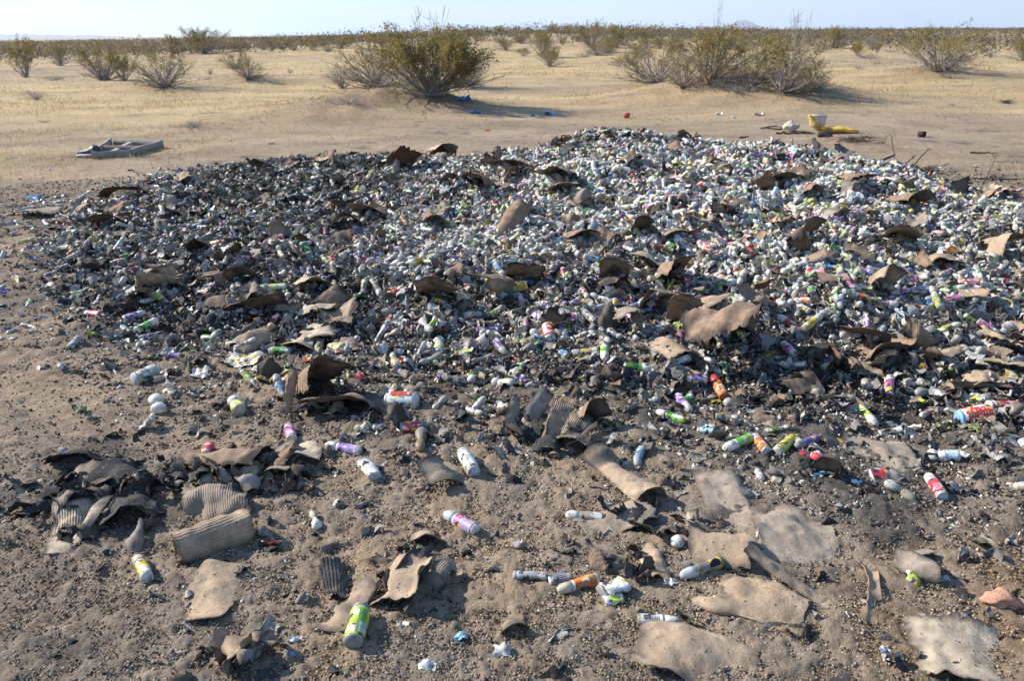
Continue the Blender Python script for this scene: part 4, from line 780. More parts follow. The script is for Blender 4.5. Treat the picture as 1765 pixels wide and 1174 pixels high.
print('balls', n)

# wrappers: crumpled printed film
def dens_w(x, y, pd, u, v):
    return np.clip(.8 * dens_b(x, y, pd, u, v) + .10 * ss(pd, -.3, .3) * np.clip(1.1 - .8 * gs(u, v, DL), .15, 1) + .05 * ss(pd, -1.1, .1) + .012 * ss(pd, -2.2, -.4), 0, 1)
x, y, z, u, v, pd = sample(52000, dens_w); n = len(x)
Rb, _ = rots(n, x, y, .5); sw = g0.uniform(.03, .10, n) * g0.uniform(.6, 1, n); lift = g0.uniform(.0, .045, n) * (.15 + .85 * ss(pd, 0, .5)); pos = np.stack([x, y, z + lift], -1)
names = ['white', 'clear', 'cream', 'grey', 'lime', 'red', 'pink', 'purple', 'light blue', 'yellow', 'green', 'orange', 'dirty']
wc = g0.choice(13, n, p=[.17, .12, .14, .16, .04, .035, .035, .035, .04, .03, .01, .01, .175])
WP = np.array([PAL[k] for k in names])[wc] * g0.uniform(.6, 1.05, (n, 1)); WP = np.clip(WP * (.84 + .50 * np.clip(gs(u, v, WL[:3]), 0, 1) - .3 * np.clip(gs(u, v, DL), 0, 1) * g0.rand(n))[:, None], 0, .85)[:, None, :]
near = np.argsort(np.where(lift > .015 * (.15 + .85 * ss(pd, 0, .5)), np.hypot(x, y), 1e3) + 1e3 * ((u < 0) | (u > 1765)))[:280]
isn = np.zeros(n, bool); isn[near] = True
for i in near:
    sd = int(g0.randint(1e6)); V, Fc, e_, nz, nb = sheet(sw[i], sw[i] * g0.uniform(.5, 1), 9, 8, sd, bends=[(0, 1, g0.uniform(-2.4, 2.4))], phi=g0.uniform(0, 3), rough=.014, rs=.03, torn=.25, th=.0008)
    C = np.clip(WP[i] * (1 + .35 * nz[:, None]), .02, .85)
    V = V @ rotm(g0.normal(0, .3), g0.normal(0, .3), g0.uniform(0, 6.28)).T; p = pos[i] + [0, 0, -V[:, 2].min() * .7 - .003]
    o = link('wrapper_scrap', mk_mesh('wrapper_scrap', V, Fc, [M_print if wc[i] > 3 and wc[i] != 12 else M_plastic], None, C), None, p)
    nm = names[wc[i]].replace('dirty', 'sooty').replace('clear', 'translucent')
    tag(o, relabel(nm + ' crumpled ' + ('wrapper' if sw[i] > .05 else 'wrapper shred'), pos[i], ['lying askew']), 'wrapper', 'crumpled wrapper scraps')
def crinkle(nv, seed, rough, curl, torn=.25):
    V, Fc, e_, nz, nb = sheet(1, .7 + .3 * (seed % 3) / 2, nv, nv, seed, bends=[(0, 1, curl)], phi=seed * .7, rough=rough, rs=.4, torn=torn, th=.03)
    return V, Fc, np.zeros(len(V), int), np.zeros(len(Fc), int)
WV = [crinkle(5, 300 + q * 7, .22, [-2, 1.5, -.8, 2.6, .4, -1.4][q % 6]) for q in range(12)]
r_ = ~isn; idx = g0.randint(0, 12, n)
mi_print = (wc > 3) & (wc != 12)
WV2 = WV + [(a, b, c, d + 1) for a, b, c, d in WV]
me = merge(WV2, (idx + 12 * mi_print)[r_], pos[r_], Rb[r_], sw[r_], WP[r_], 'wrapper_litter', [M_plastic, M_print])
tag(link('wrapper_litter', me), 'shreds of melted and crumpled wrappers filling the gaps of the pile', 'wrappers', None, 'stuff')
print('wrappers', n)

# charred flakes and ash lumps
def dens_c(x, y, pd, u, v):
    Wd = np.clip(gs(u, v, WL), 0, 1.2); Dk = np.clip(gs(u, v, DL), 0, 1.3); Sc = np.clip(gs(u, v, SCAT), 0, 1)
    return np.clip((.30 + .9 * Dk - .15 * Wd) * ss(pd, -.25, .3) + .5 * Sc * (.12 + .9 * (fbm(x, y, .3, 91, 2) > 0)) * (pd < .1) + .26 * ss(pd, -1.2, 0) * (.10 + .90 * ss(u, 200, 560)) * (.3 + (fbm(x, y, .35, 93, 2) > 0)) + .05 * ss(pd, -2.2, -.6) * ss(u, 150, 500) + .03 * ss(v, 640, 800), .002 * (pd > -4), 1)
x, y, z, u, v, pd = sample(100000, dens_c, 1.5, 11.5, -.8, .8); n = len(x)
extra = g0.uniform(0, 1, n)
Rb, _ = rots(n, x, y, .5); sc_ = (.012 + .075 * g0.uniform(0, 1, n) ** 2) * (.8 + .5 * ss(pd, -.3, .4)); pos = np.stack([x, y, z + g0.uniform(-.004, .022, n) * ss(pd, -.3, .4)], -1)
As = np.clip(gs(u, v, AL) + .85 * gs(u, v, WL), 0, 1)
dk = np.array([.034, .031, .030]); gr = np.array([.27, .25, .225]); bn = np.array([.15, .105, .075]); tn = np.array([.20, .155, .11])
CPa = np.where((extra < .38 - .30 * As)[:, None], dk, np.where((extra < .72)[:, None], gr, np.where((extra < .88)[:, None], bn, tn))) * g0.uniform(.6, 1.5, (n, 1)) * (1 + .7 * As[:, None] * (extra > .38)[:, None])
CV = [crinkle(6, 700 + q * 11, .3, [-2.4, 1.8, -1, 2.2, .5][q % 5], .3) for q in range(12)]
for q in range(0, 12, 3): CV[q][0][:, 1] *= .4
me = merge(CV, g0.randint(0, 12, n), pos, Rb, sc_, CPa[:, None, :], 'charred_debris', [M_char], False)
tag(link('charred_debris', me), 'black charred flakes and grey ash covering the pile and the soil round it', 'ash debris', None, 'stuff')
print('char', n)

# more cardboard scraps over the pile
cards = 0
x, y, z, u, v, pd = sample(3200, lambda x, y, pd, u, v: np.clip(.22 * ss(pd, -.1, .4) + .04 * ss(pd, -.9, .1), 0, 1), 1.7, 10.2)
for i in range(len(x)):
    if not (-20 < u[i] < 1785 and v[i] < 1180) or cards >= 250: continue
    w = g0.uniform(.05, .19) * (1 if pd[i] > .2 else .55); ck = g0.choice(['brown', 'tan', 'dark', 'dusty', 'grey', 'red', 'pale', 'black'], p=[.27, .19, .10, .16, .08, .06, .08, .06] if pd[i] > 0 else [.15, .10, .18, .16, .08, .03, .08, .22])
    V, Fc, C = card_mesh('cardboard_scrap', w, w * g0.uniform(.5, 1.1), int(g0.randint(1e6)), CC[ck], g0.uniform(.1, .7), bends=[(0, g0.uniform(.4, 1), g0.uniform(-2.2, .9))], phi=g0.uniform(0, 3.1), rough=.02, torn=.28, crease=.35, corr=.002 * (g0.rand() < .3), taper=g0.choice([0, 0, .4]))
    o = put_sheet('cardboard_scrap', V, Fc, C, M_card, (x[i], y[i]), g0.uniform(0, 6.28), g0.uniform(-.7, .1), g0.uniform(-.4, .4), -.048 if pd[i] > .3 else .003)
    cw = {'red': 'rusty brown', 'dark': 'dark scorched', 'black': 'blackened', 'dusty': 'dust-grey', 'pale': 'pale tan'}.get(ck, ck)
    tag(o, relabel(cw + (' small' if w < .09 else (' big' if w > .14 else '')) + ' cardboard scrap', (x[i], y[i]), ['curling up', 'leaning']), 'cardboard', 'scorched cardboard pieces'); cards += 1
print('cards', cards)

# soil crumbs, sticks of straw on the near ground
def crumbs(n, r0, r1, s0, s1, name, label, palf, seed):
    g = RS(seed)
    r = np.exp(g.uniform(math.log(r0), math.log(r1), n)); a = g.uniform(-.68, .68, n); x = r * np.sin(a); y = r * np.cos(a); pd = pdist(x, y); z = H(x, y, pd)
    u, v, _ = project(np.stack([x, y, z], -1))
    k = g.uniform(0, 1, n) < (1 - .8 * np.exp(-((u - 170) / 220) ** 2 - ((v - 690) / 80) ** 2)); x, y, z, r, pd, u, v = [q[k] for q in (x, y, z, r, pd, u, v)]; n = len(x)
    O = np.array([[1, 0, 0], [-1, 0, 0], [0, 1, 0], [0, -1, 0], [0, 0, 1], [0, 0, -1.]]); T = np.array([[0, 2, 4], [2, 1, 4], [1, 3, 4], [3, 0, 4], [2, 0, 5], [1, 2, 5], [3, 1, 5], [0, 3, 5]])
    s = (s0 + (s1 - s0) * g.uniform(0, 1, n) ** 4) * (r / 2.5) ** .55
    P = O[None] * g.uniform(.5, 1.3, (n, 6, 1)) * s[:, None, None]; an = g.uniform(0, 6.28, n); c, q = np.cos(an)[:, None], np.sin(an)[:, None]
    P = np.stack([P[..., 0] * c - P[..., 1] * q, P[..., 0] * q + P[..., 1] * c, P[..., 2] * .75], -1) + np.stack([x, y, z + s * .25 + .002], -1)[:, None]
    Cc = palf(g, n, x, y, pd, u, v)
    me = mk_mesh(name, P.reshape(-1, 3), (T[None] + (np.arange(n) * 6)[:, None, None]).reshape(-1, 3), [M_crumb], None, np.repeat(Cc, 6, 0), False)
    tag(link(name, me), label, 'soil', None, 'stuff')
def pal_soil(g, n, x, y, pd, u, v):
    C = ground_colour(x, y, pd, u, v) * g.uniform(.6, 1.4, (n, 1)); t = g.uniform(0, 1, n)
    C[t < .20] = [.045, .040, .038]; C[t > .994] = [.55, .54, .5]; C[(t > .93) & (t < .994)] = [.33, .27, .20]; return C
crumbs(260000, 1.35, 11, .0019, .0080, 'soil_crumbs', 'loose crumbs of brown sooty soil covering the near ground', pal_soil, 5)
def pal_ash(g, n, x, y, pd, u, v):
    Wd = np.clip(gs(u, v, WL), 0, 1); Dk = np.clip(gs(u, v, DL), 0, 1); t = g.uniform(0, 1, n); C = np.tile([.17, .145, .12], (n, 1)) * g.uniform(.6, 1.6, (n, 1))
    C[t < .30 + .35 * Dk - .2 * Wd] = [.04, .037, .035]; C[t > .86 - .42 * Wd] = [.50, .485, .45]; C[t > .97 - .14 * Wd] = [.66, .65, .60]; return C
def pile_ash(n, seed):
    g = RS(seed); r = np.exp(g.uniform(math.log(2.6), math.log(11.3), n)); a = g.uniform(-.7, .7, n); x = r * np.sin(a); y = r * np.cos(a); pd = pdist(x, y); k = pd > -.9 * ss(x, -3.5, -1.5) + g.uniform(-.1, .8, n); x, y, r, pd = x[k], y[k], r[k], pd[k]; n = len(x); z = H(x, y, pd) + g.uniform(0, .03, n) * ss(pd, -.1, .4); u, v, _ = project(np.stack([x, y, z], -1))
    s_ = (.004 + .013 * g.uniform(0, 1, n) ** 3) * (r / 5) ** .5; sc4 = np.stack([s_ * g.uniform(.6, 1.8, n), s_ * g.uniform(.6, 1.2, n), s_ * g.uniform(.3, .8, n)], -1)
    O = np.array([[1, 0, 0], [-1, 0, 0], [0, 1, 0], [0, -1, 0], [0, 0, 1], [0, 0, -1.]]); T = np.array([[0, 2, 4], [2, 1, 4], [1, 3, 4], [3, 0, 4], [2, 0, 5], [1, 2, 5], [3, 1, 5], [0, 3, 5]])
    P = O[None] * g.uniform(.5, 1.3, (n, 6, 1)) * sc4[:, None]; Rr, _ = rots(n, x, y, .4); P = np.einsum('nij,nvj->nvi', Rr, P) + np.stack([x, y, z + s_ * .3], -1)[:, None]
    me = mk_mesh('ash_crumbs', P.reshape(-1, 3), (T[None] + (np.arange(n) * 6)[:, None, None]).reshape(-1, 3), [M_crumb], None, np.repeat(pal_ash(g, n, x, y, pd, u, v), 6, 0), False)
    tag(link('ash_crumbs', me), 'grey and white ash crumbs and plastic crumbs filling the burnt pile', 'ash', None, 'stuff')
pile_ash(150000, 8)
def straw():
    g = RS(9); n = 9000; r = np.exp(g.uniform(math.log(1.4), math.log(7), n)); a = g.uniform(-.66, .66, n); x = r * np.sin(a); y = r * np.cos(a); z = H(x, y); u, v, _ = project(np.stack([x, y, z], -1))
    k = g.uniform(0, 1, n) < (.18 + .9 * ss(u, 1100, 1650) * ss(v, 800, 950) + .3 * ss(v, 950, 1100)); x, y, z = x[k], y[k], z[k]; n = len(x)
    L = g.uniform(.008, .032, n); th = g.uniform(0, 6.28, n); d = np.stack([np.cos(th), np.sin(th), g.normal(0, .3, n)], -1) * L[:, None]; w = np.stack([-np.sin(th), np.cos(th), 0 * th], -1) * .0009
    p = np.stack([x, y, z + .006], -1); V = np.stack([p - w, p + w, p + d + w * .4, p + d - w * .4], 1).reshape(-1, 3)
    C = np.array([.36, .25, .12]) * g.uniform(.5, 1.2, (n, 1))
    tag(link('straw', mk_mesh('straw', V, np.arange(n * 4).reshape(-1, 4), [M_grass], None, np.repeat(C, 4, 0), False)), 'short broken bits of dry straw strewn over the near soil', 'straw', None, 'stuff')
straw()
def grass():
    g = RS(11); n = 240000; r = np.exp(g.uniform(math.log(8.5), math.log(70), n)); a = g.uniform(-.72, .72, n); x = r * np.sin(a); y = r * np.cos(a); pd = pdist(x, y); z = H(x, y, pd); u, v, _ = project(np.stack([x, y, z], -1))
    cover = ss(-pd, .4, 2.2) * np.clip(.25 + .9 * (fbm(x, y, .9, 61, 3)) + .5 * fbm(x * .4, y, 5, 63, 2), 0, 1) * (1 - .85 * np.exp(-((u - 1500) / 330) ** 2 - ((v - 215) / 50) ** 2) - .5 * np.exp(-((v - 240) / 22) ** 2) * (u > 500))
    k = g.uniform(0, 1, n) < cover; x, y, z, r = x[k], y[k], z[k], r[k]; n = len(x)
    h = g.uniform(.02, .085, n) * (1 + .3 * (r > 20)); w = .0016 * r / 8 * g.uniform(.7, 1.6, n); th = g.uniform(0, 3.14, n); ln = g.normal(0, .5, (n, 2)) * h[:, None]
    p = np.stack([x, y, z - .005], -1); wv = np.stack([np.cos(th) * w, np.sin(th) * w, 0 * w], -1); t = p + np.stack([ln[:, 0], ln[:, 1], h], -1)
    V = np.stack([p - wv, p + wv, t], 1).reshape(-1, 3); C = np.array([.50, .37, .18]) * g.uniform(.6, 1.25, (n, 1)) * np.array([1, 1, 1])
    tag(link('dry_grass', mk_mesh('dry_grass', V, np.arange(n * 3).reshape(-1, 3), [M_grass], None, np.repeat(C, 3, 0), False)), 'short golden dry grass covering the desert plain behind the pile', 'dry grass', None, 'stuff')
grass()
def plain_litter():
    g = RS(19); mb = []; n = 60000; r = np.exp(g.uniform(math.log(7.5), math.log(45), n)); a = g.uniform(-.72, .72, n); x = r * np.sin(a); y = r * np.cos(a); pd = pdist(x, y)
    hm2 = 0
    for hx, hy, hr, hh in HUM:
        if hr < 3: hm2 = hm2 + np.exp(-(((x - hx) / hr) ** 2 + ((y - hy) / hr) ** 2) * 1.1)
    k = (g.uniform(0, 1, n) < np.clip(.10 + .8 * hm2 + .35 * (fbm(x * .6, y, .6, 83, 3) > .5), 0, 1)) & (pd < -.1); x, y, r = x[k], y[k], r[k]; n = len(x); z = H(x, y)
    L = g.uniform(.03, .14, n); th = g.uniform(0, 6.28, n); d = np.stack([np.cos(th), np.sin(th), g.uniform(-.05, .9, n)], -1) * L[:, None]; w = np.stack([-np.sin(th), np.cos(th), .6 + 0 * th], -1) * (.0016 * r / 9)[:, None]
    p = np.stack([x, y, z + .004], -1); V = np.stack([p - w, p + w, p + d + w * .4, p + d - w * .4], 1).reshape(-1, 3); C = lerp(np.array([.20, .12, .08]), np.array([.16, .14, .12]), g.uniform(0, 1, n)) * g.uniform(.5, 1.5, (n, 1))
    tag(link('dry_twigs', mk_mesh('dry_twigs', V, np.arange(n * 4).reshape(-1, 4), [M_bark], None, np.repeat(C, 4, 0), False)), 'dry weed stalks and twig litter scattered over the plain and the mounds', 'twig litter', None, 'stuff')
plain_litter()

# ------------------------------------------------------------------ desert shrubs
def bush_geo(seed, nst=34, leaves=5000, leaf=.02, spread=.75, dead=False, twig_top=0, seg=4, low=.0):
    "about 1 m tall and 1 m across; returns branch and leaf MBs"
    g = RS(seed); br = MB(); tips = []
    bc = np.array([.27, .235, .205]); 
    for k in range(nst):
        a = g.uniform(0, 6.283); out = spread * math.sqrt(g.uniform(.02, 1)); h = g.uniform(.55, 1.0) * (1.02 - .45 * out) * (1 if not dead else .8)
        if g.rand() < low: h *= .35; out *= 1.25
        n = 7; t = np.linspace(0, 1, n); b0 = g.normal(0, .035, 2)
        bow = g.uniform(.6, 1.4)
        P = np.stack([b0[0] + math.cos(a) * out * .75 * t ** bow, b0[1] + math.sin(a) * out * .75 * t ** bow, h * t ** g.uniform(.75, 1.1)], -1)
        P[1:] += np.cumsum(g.normal(0, .016, (n - 1, 3)), 0)
        r0 = g.uniform(.007, .013); br.add(*tube(P, r0 * (1 - .8 * t) , seg), bc * g.uniform(.6, 1.5))
        for q in range(g.randint(3, 7)):
            j = g.randint(2, n - 1); m = 4; s = np.linspace(0, 1, m); d = (P[j] - P[j - 1]); d /= np.linalg.norm(d); d = d + g.normal(0, .5, 3); d[2] = abs(d[2]) * .8; d /= np.linalg.norm(d)
            Ln = g.uniform(.12, .34); Q = P[j] + d * Ln * s[:, None]; Q[1:] += np.cumsum(g.normal(0, .016, (m - 1, 3)), 0)
            br.add(*tube(Q, .0042 * (1 - .7 * s), 3), bc * g.uniform(.6, 1.5)); tips.append(Q)
        tips.append(P[3:])
    for k in range(twig_top):
        a = g.uniform(0, 6.283); n = 8; t = np.linspace(0, 1, n); L = g.uniform(1.15, 1.7); o_ = g.uniform(.1, .55)
        P = np.stack([math.cos(a) * o_ * t, math.sin(a) * o_ * t * .6, L * t], -1); P[1:] += np.cumsum(g.normal(0, .022, (n - 1, 3)), 0)
        br.add(*tube(P, .011 * (1 - .7 * t), 3), bc * 1.1)
        for q in range(4):
            j = g.randint(4, n); Q = P[j - 1] + np.linspace(0, 1, 4)[:, None] * (g.normal(0, .12, 3) + [0, 0, .14]); br.add(*tube(Q, [.0055, .005, .004, .002], 3), bc * 1.1)
    lf = None
    if leaves:
        lf = MB(); allp = [T_[k] + (T_[k + 1] - T_[k]) * f for T_ in tips for k in range(len(T_) - 1) for f in (.2, .7)]; allp = np.array(allp)
        wgt = np.clip((allp[:, 2] - .22) * 2.2, .06, 1) * (.3 + .7 * (fbm(allp[:, 0] * 1 + seed, allp[:, 1] + allp[:, 2], .35, seed, 2) > -.15)); wgt /= wgt.sum()
        ii = g.choice(len(allp), leaves, p=wgt); c = allp[ii] + g.normal(0, .024, (leaves, 3))
        a1 = g.normal(0, 1, (leaves, 3)); a1 /= np.linalg.norm(a1, axis=1, keepdims=True); a2 = np.cross(a1, g.normal(0, 1, (leaves, 3))); a2 /= np.linalg.norm(a2, axis=1, keepdims=True)
        s = leaf * g.uniform(.5, 1.2, (leaves, 1)); V = np.stack([c - a1 * s, c - a2 * s * .5, c + a1 * s, c + a2 * s * .5], 1).reshape(-1, 3)
        cl = vn(c[:, 0] + seed, c[:, 1] + c[:, 2] * 1.3, .22, seed + 4)[:, None]
        C = lerp(np.array([.15, .125, .035]), np.array([.35, .26, .065]), np.clip(.45 + .5 * cl[:, 0] + g.normal(0, .22, leaves), 0, 1)); C[g.rand(leaves) < .08] = [.30, .19, .07]
        lf.add(V, np.arange(leaves * 4).reshape(-1, 4), np.repeat(C, 4, 0))
    return br, lf
def proto(name, **k):
    b, l_ = bush_geo(**k); bm = b.mesh('branches', M_bark); lm = l_.mesh('foliage', M_leaf, False) if l_ else None
    return bm, lm
PR = {
 'main': proto('m', seed=1, nst=95, leaves=21000, leaf=.014, spread=.95, low=.28),
 'sparse': proto('s', seed=2, nst=80, leaves=3600, leaf=.015, spread=1.15, low=.3),
 'a': proto('a', seed=3, nst=62, leaves=4600, leaf=.016, spread=.95, low=.28),
 'b': proto('b', seed=4, nst=60, leaves=5600, leaf=.016, spread=.9, low=.25),
 'c': proto('c', seed=5, nst=64, leaves=3600, leaf=.016, spread=1.05, low=.35),
 'd': proto('d', seed=6, nst=26, leaves=2200, leaf=.024, spread=.6),
 'e': proto('e', seed=16, nst=26, leaves=2800, leaf=.024, spread=.9),
 'dead': proto('x', seed=7, nst=46, leaves=0, spread=1.1, dead=True, low=.3),
 'dead2': proto('y', seed=17, nst=40, leaves=0, spread=.9, dead=True),
 'topt': proto('t', seed=12, nst=6, leaves=0, spread=.5, twig_top=13),
}
def put_bush(kind, p, w, h, rz, label, cat='shrub', group=None, name='desert_shrub'):
    e = link(name, None, None, (p[0], p[1], float(H(p[0], p[1])) - .02)); e.rotation_euler = (0, 0, rz)
    e.scale = (w, w, h); bm, lm = PR[kind]
    link('branches', bm, e)
    if lm: link('foliage', lm, e)
    tag(e, label, cat, group); return e
BG = 'desert shrubs on the plain'
BH = [  # u, v base, width px, height px, kind, label, phrase
 (742, 163, 186, 114, 'main', 'largest bushy olive creosote shrub on a mound behind the pile', 'the largest shrub'),
 (650, 150, 150, 84, 'sparse', 'twiggy grey half-bare shrub leaning left of the largest shrub', 'the twiggy half-bare shrub'),
 (805, 150, 70, 62, 'sparse', 'open pale-twigged shrub at the right edge of the largest shrub', None),
 (1128, 142, 124, 74, 'c', 'round shrub with arching bare twigs, leftmost of the right cluster', 'the right cluster of shrubs'),
 (1226, 143, 130, 92, 'b', 'tallest olive shrub in the middle of the right cluster', 'the tallest cluster shrub'),
 (1352, 156, 126, 84, 'a', 'spreading shrub at the right end of the right cluster', 'the end of the cluster'),
 (1178, 150, 80, 58, 'sparse', 'low half-bare shrub filling the gap left of the tallest cluster shrub', None),
 (1290, 152, 90, 70, 'c', 'rounded shrub between the tallest and the end shrub of the right cluster', None),
 (1400, 157, 60, 50, 'sparse', 'low bare shrub sticking out right of the right cluster', None),
 (590, 152, 70, 46, 'dead2', 'grey bare brush at the far left of the twiggy half-bare shrub', None),
 (1618, 121, 124, 72, 'c', 'broad round shrub alone on the right side of the plain', 'the broad right shrub'),
 (178, 138, 74, 62, 'a', 'yellowish shrub with upswept branches, left of the wide left shrub', 'the yellowish left shrub'),
 (214, 139, 52, 48, 'd', 'small grey-green shrub touching the yellowish left shrub', None),
 (284, 150, 92, 72, 'c', 'wide shrub with slanting grey stems on the left plain', 'the wide left shrub'),
 (45, 133, 58, 60, 'd', 'green shrub with bare lower stems at the left frame edge', 'the left edge shrub'),
 (105, 113, 36, 38, 'b', 'small round green shrub right of the left edge shrub', None),
 (428, 135, 52, 40, 'sparse', 'small sparse shrub on a low grey mound left of centre', 'the small sparse shrub'),
 (350, 91, 78, 42, 'b', 'dense dark green shrub near the left horizon', 'the dense horizon shrub'),
 (300, 92, 30, 32, 'b', 'upright bush left of the dense horizon shrub', None),
 (936, 99, 42, 44, 'b', 'compact green shrub alone behind the pile centre', 'the compact centre shrub'),
 (902, 96, 32, 14, 'e', 'flat low shrub left of the compact centre shrub', None),
 (1020, 80, 60, 42, 'a', 'olive shrub on sand right of the compact centre shrub', 'the sand ridge shrub'),
 (1062, 82, 40, 34, 'd', 'small bush right of the sand ridge shrub', None),
 (1437, 82, 36, 36, 'b', 'dark shrub before the horizon right of the cluster', None),
 (1504, 87, 34, 40, 'dead2', 'grey upright bare shrub left of the broad right shrub', 'the grey upright shrub'),
 (1478, 96, 26, 20, 'e', 'small yellow-green shrub left of the grey upright shrub', None),
 (1762, 104, 44, 40, 'b', 'dark green shrub cut off by the right frame edge', None),
 (1706, 98, 28, 20, 'dead', 'small grey tuft right of the broad right shrub', None),
 (62, 172, 40, 26, 'dead', 'grey dead tuft below the left edge shrub', None),
 (96, 138, 34, 14, 'dead', 'flat grey dead brush on the left plain', None),
 (336, 218, 44, 20, 'dead', 'flat dead brush with upright twigs behind the wooden frame', None),
 (362, 128, 18, 16, 'dead2', 'tiny bare tuft left of the small sparse shrub', None),
 (500, 126, 16, 12, 'dead2', 'tiny bare tuft right of the small sparse shrub', None),
 (75, 210, 30, 8, 'dead', 'dark flat brush patch on grass at far left', None),
 (1008, 98, 34, 14, 'dead', 'low pale dead brush right of the compact centre shrub', None),
 (1480, 118, 26, 12, 'dead', 'low grey brush under the small yellow-green shrub', None),
 (1645, 134, 80, 12, 'dead', 'brushwood at the foot of the broad right shrub', None),
 (1270, 158, 70, 22, 'dead', 'dry weeds at the foot of the right cluster', None),
 (600, 178, 90, 20, 'dead', 'reddish dry weeds on the mound below the twiggy shrub', None),
]
for k, (u, v, wp, hp, kd, label, ph) in enumerate(BH):
    p = at(u, v); _, _, dep = project(p); s = F / dep
    gr_ = {'main': 1.25, 'sparse': 1.5, 'a': 1.12, 'b': 1.1, 'c': 1.15, 'd': .95, 'e': 1.3, 'dead': 1.4, 'dead2': 1.3}[kd]
    put_bush(kd, p, wp / s / gr_, hp / s / .82, k * 1.3, label, 'shrub', BG); USED[label] = 1
    if ph: anchor(ph, p)
p = at(742, 150); put_bush('topt', p, 1.7, 1.42, .4, 'tall bare grey twigs rising above the largest shrub', 'dead shrub', BG, 'bare_shrub')
p = at(1368, 150); put_bush('topt', p, 1.1, 1.0, 1.4, 'bare twigs rising above the right end of the cluster', 'dead shrub', BG, 'bare_shrub')
p = at(1232, 140); put_bush('topt', p, .35, 1.15, 2.4, 'thin sprig rising above the tallest cluster shrub', 'dead shrub', BG, 'bare_shrub')
BANCH = [a for a in ANCH if 'shrub' in a[0] or 'cluster' in a[0]]
g = RS(21); cnt = 0; placed = []
for t in range(6000):
    r = math.exp(g.uniform(math.log(27), math.log(100))); a = g.uniform(-.66, .66); px, py = r * math.sin(a), r * math.cos(a)
    z = float(H(px, py)); u, v, dep = project([px, py, z])
    if not (-30 < u < 1800): continue
    if v > 84 + 12 * g.rand() and not (g.rand() < .10): continue
    if v > 118: continue
    if any((px - q[0]) ** 2 + (py - q[1]) ** 2 < (1.3) ** 2 for q in placed): continue
    if v > 78 and g.rand() > .25 + .65 * (vn(px, py, 9, 5) > -.1): continue
    placed.append((px, py)); sz = g.uniform(.6, 1.2)
    kd = g.choice(['a', 'b', 'c', 'd', 'e', 'dead', 'sparse'], p=[.15, .17, .13, .08, .12, .24, .11])
    hh = sz * (.45 if kd == 'dead' else 1)
    wd = {'a': 'olive', 'b': 'dense green', 'c': 'broad olive', 'd': 'narrow olive', 'e': 'round olive', 'dead': 'grey dead', 'sparse': 'half-bare'}[kd] + (' tall' if sz > 1.1 else (' small' if sz < .85 else '')) + ' shrub'
    put_bush(kd, (px, py), sz * g.uniform(.9, 1.3), hh, g.uniform(0, 6.28), relabel(wd, (px, py), [w_ for w_ in (['far off', 'against the horizon'] if r > 60 else ['mid distance', 'on open sand'])] + [('narrow', 'wide')[sz > .9] + ' set', 'half hidden' if r > 50 else 'on sand', 'in the scrub belt' if r > 50 else 'with clear sand before it'], BANCH), 'shrub', BG); cnt += 1
    if cnt >= 255: break
print('bushes', cnt)
# the far belt of scrub reads as one mass
def far_scrub():
    g = RS(31); N = 9000; r = np.exp(g.uniform(math.log(62), math.log(900), N)); a = g.uniform(-.75, .75, N); px, py = r * np.sin(a), r * np.cos(a); z = Hbig(px, py)
    k = g.uniform(0, 1, N) < ss(r, 55, 95) * .8 + .2; px, py, z, r = px[k], py[k], z[k], r[k]; N = len(r)
    q = 44; s = g.uniform(.55, 1.25, N)[:, None, None]; c = g.normal(0, 1, (N, q, 3)); c /= (1 + .35 * np.linalg.norm(c, axis=2, keepdims=True)); c = c * [.95, .95, .50] * s + np.stack([px, py, z + .42 * s[:, 0, 0]], -1)[:, None]
    c = c.reshape(-1, 3); n = len(c); a1 = g.normal(0, 1, (n, 3)); a1 /= np.linalg.norm(a1, axis=1, keepdims=True); a2 = np.cross(a1, g.normal(0, 1, (n, 3))); a2 /= np.linalg.norm(a2, axis=1, keepdims=True)
    l_ = (g.uniform(.05, .13, (N, q)) * (1 + (r > 220) * .7)[:, None]).reshape(-1, 1); V = np.stack([c - a1 * l_, c - a2 * l_ * .5, c + a1 * l_, c + a2 * l_ * .5], 1).reshape(-1, 3)
    C = lerp(np.array([.10, .088, .050]), np.array([.20, .155, .095]), g.uniform(0, 1, (N, q)) * .6 + g.uniform(0, .4, (N, 1))).reshape(-1, 3)
    mb = MB(); mb.add(V, np.arange(n * 4).reshape(-1, 4), np.repeat(C, 4, 0))
    tag(link('far_scrub', mb.mesh('far_scrub', M_leaf, False)), 'continuous belt of olive scrub along the horizon', 'scrub', None, 'stuff')
far_scrub()

# ------------------------------------------------------------------ rubbish on the plain
def at_s(u, v):
    p = at(u, v); return p, F / project(p)[2]
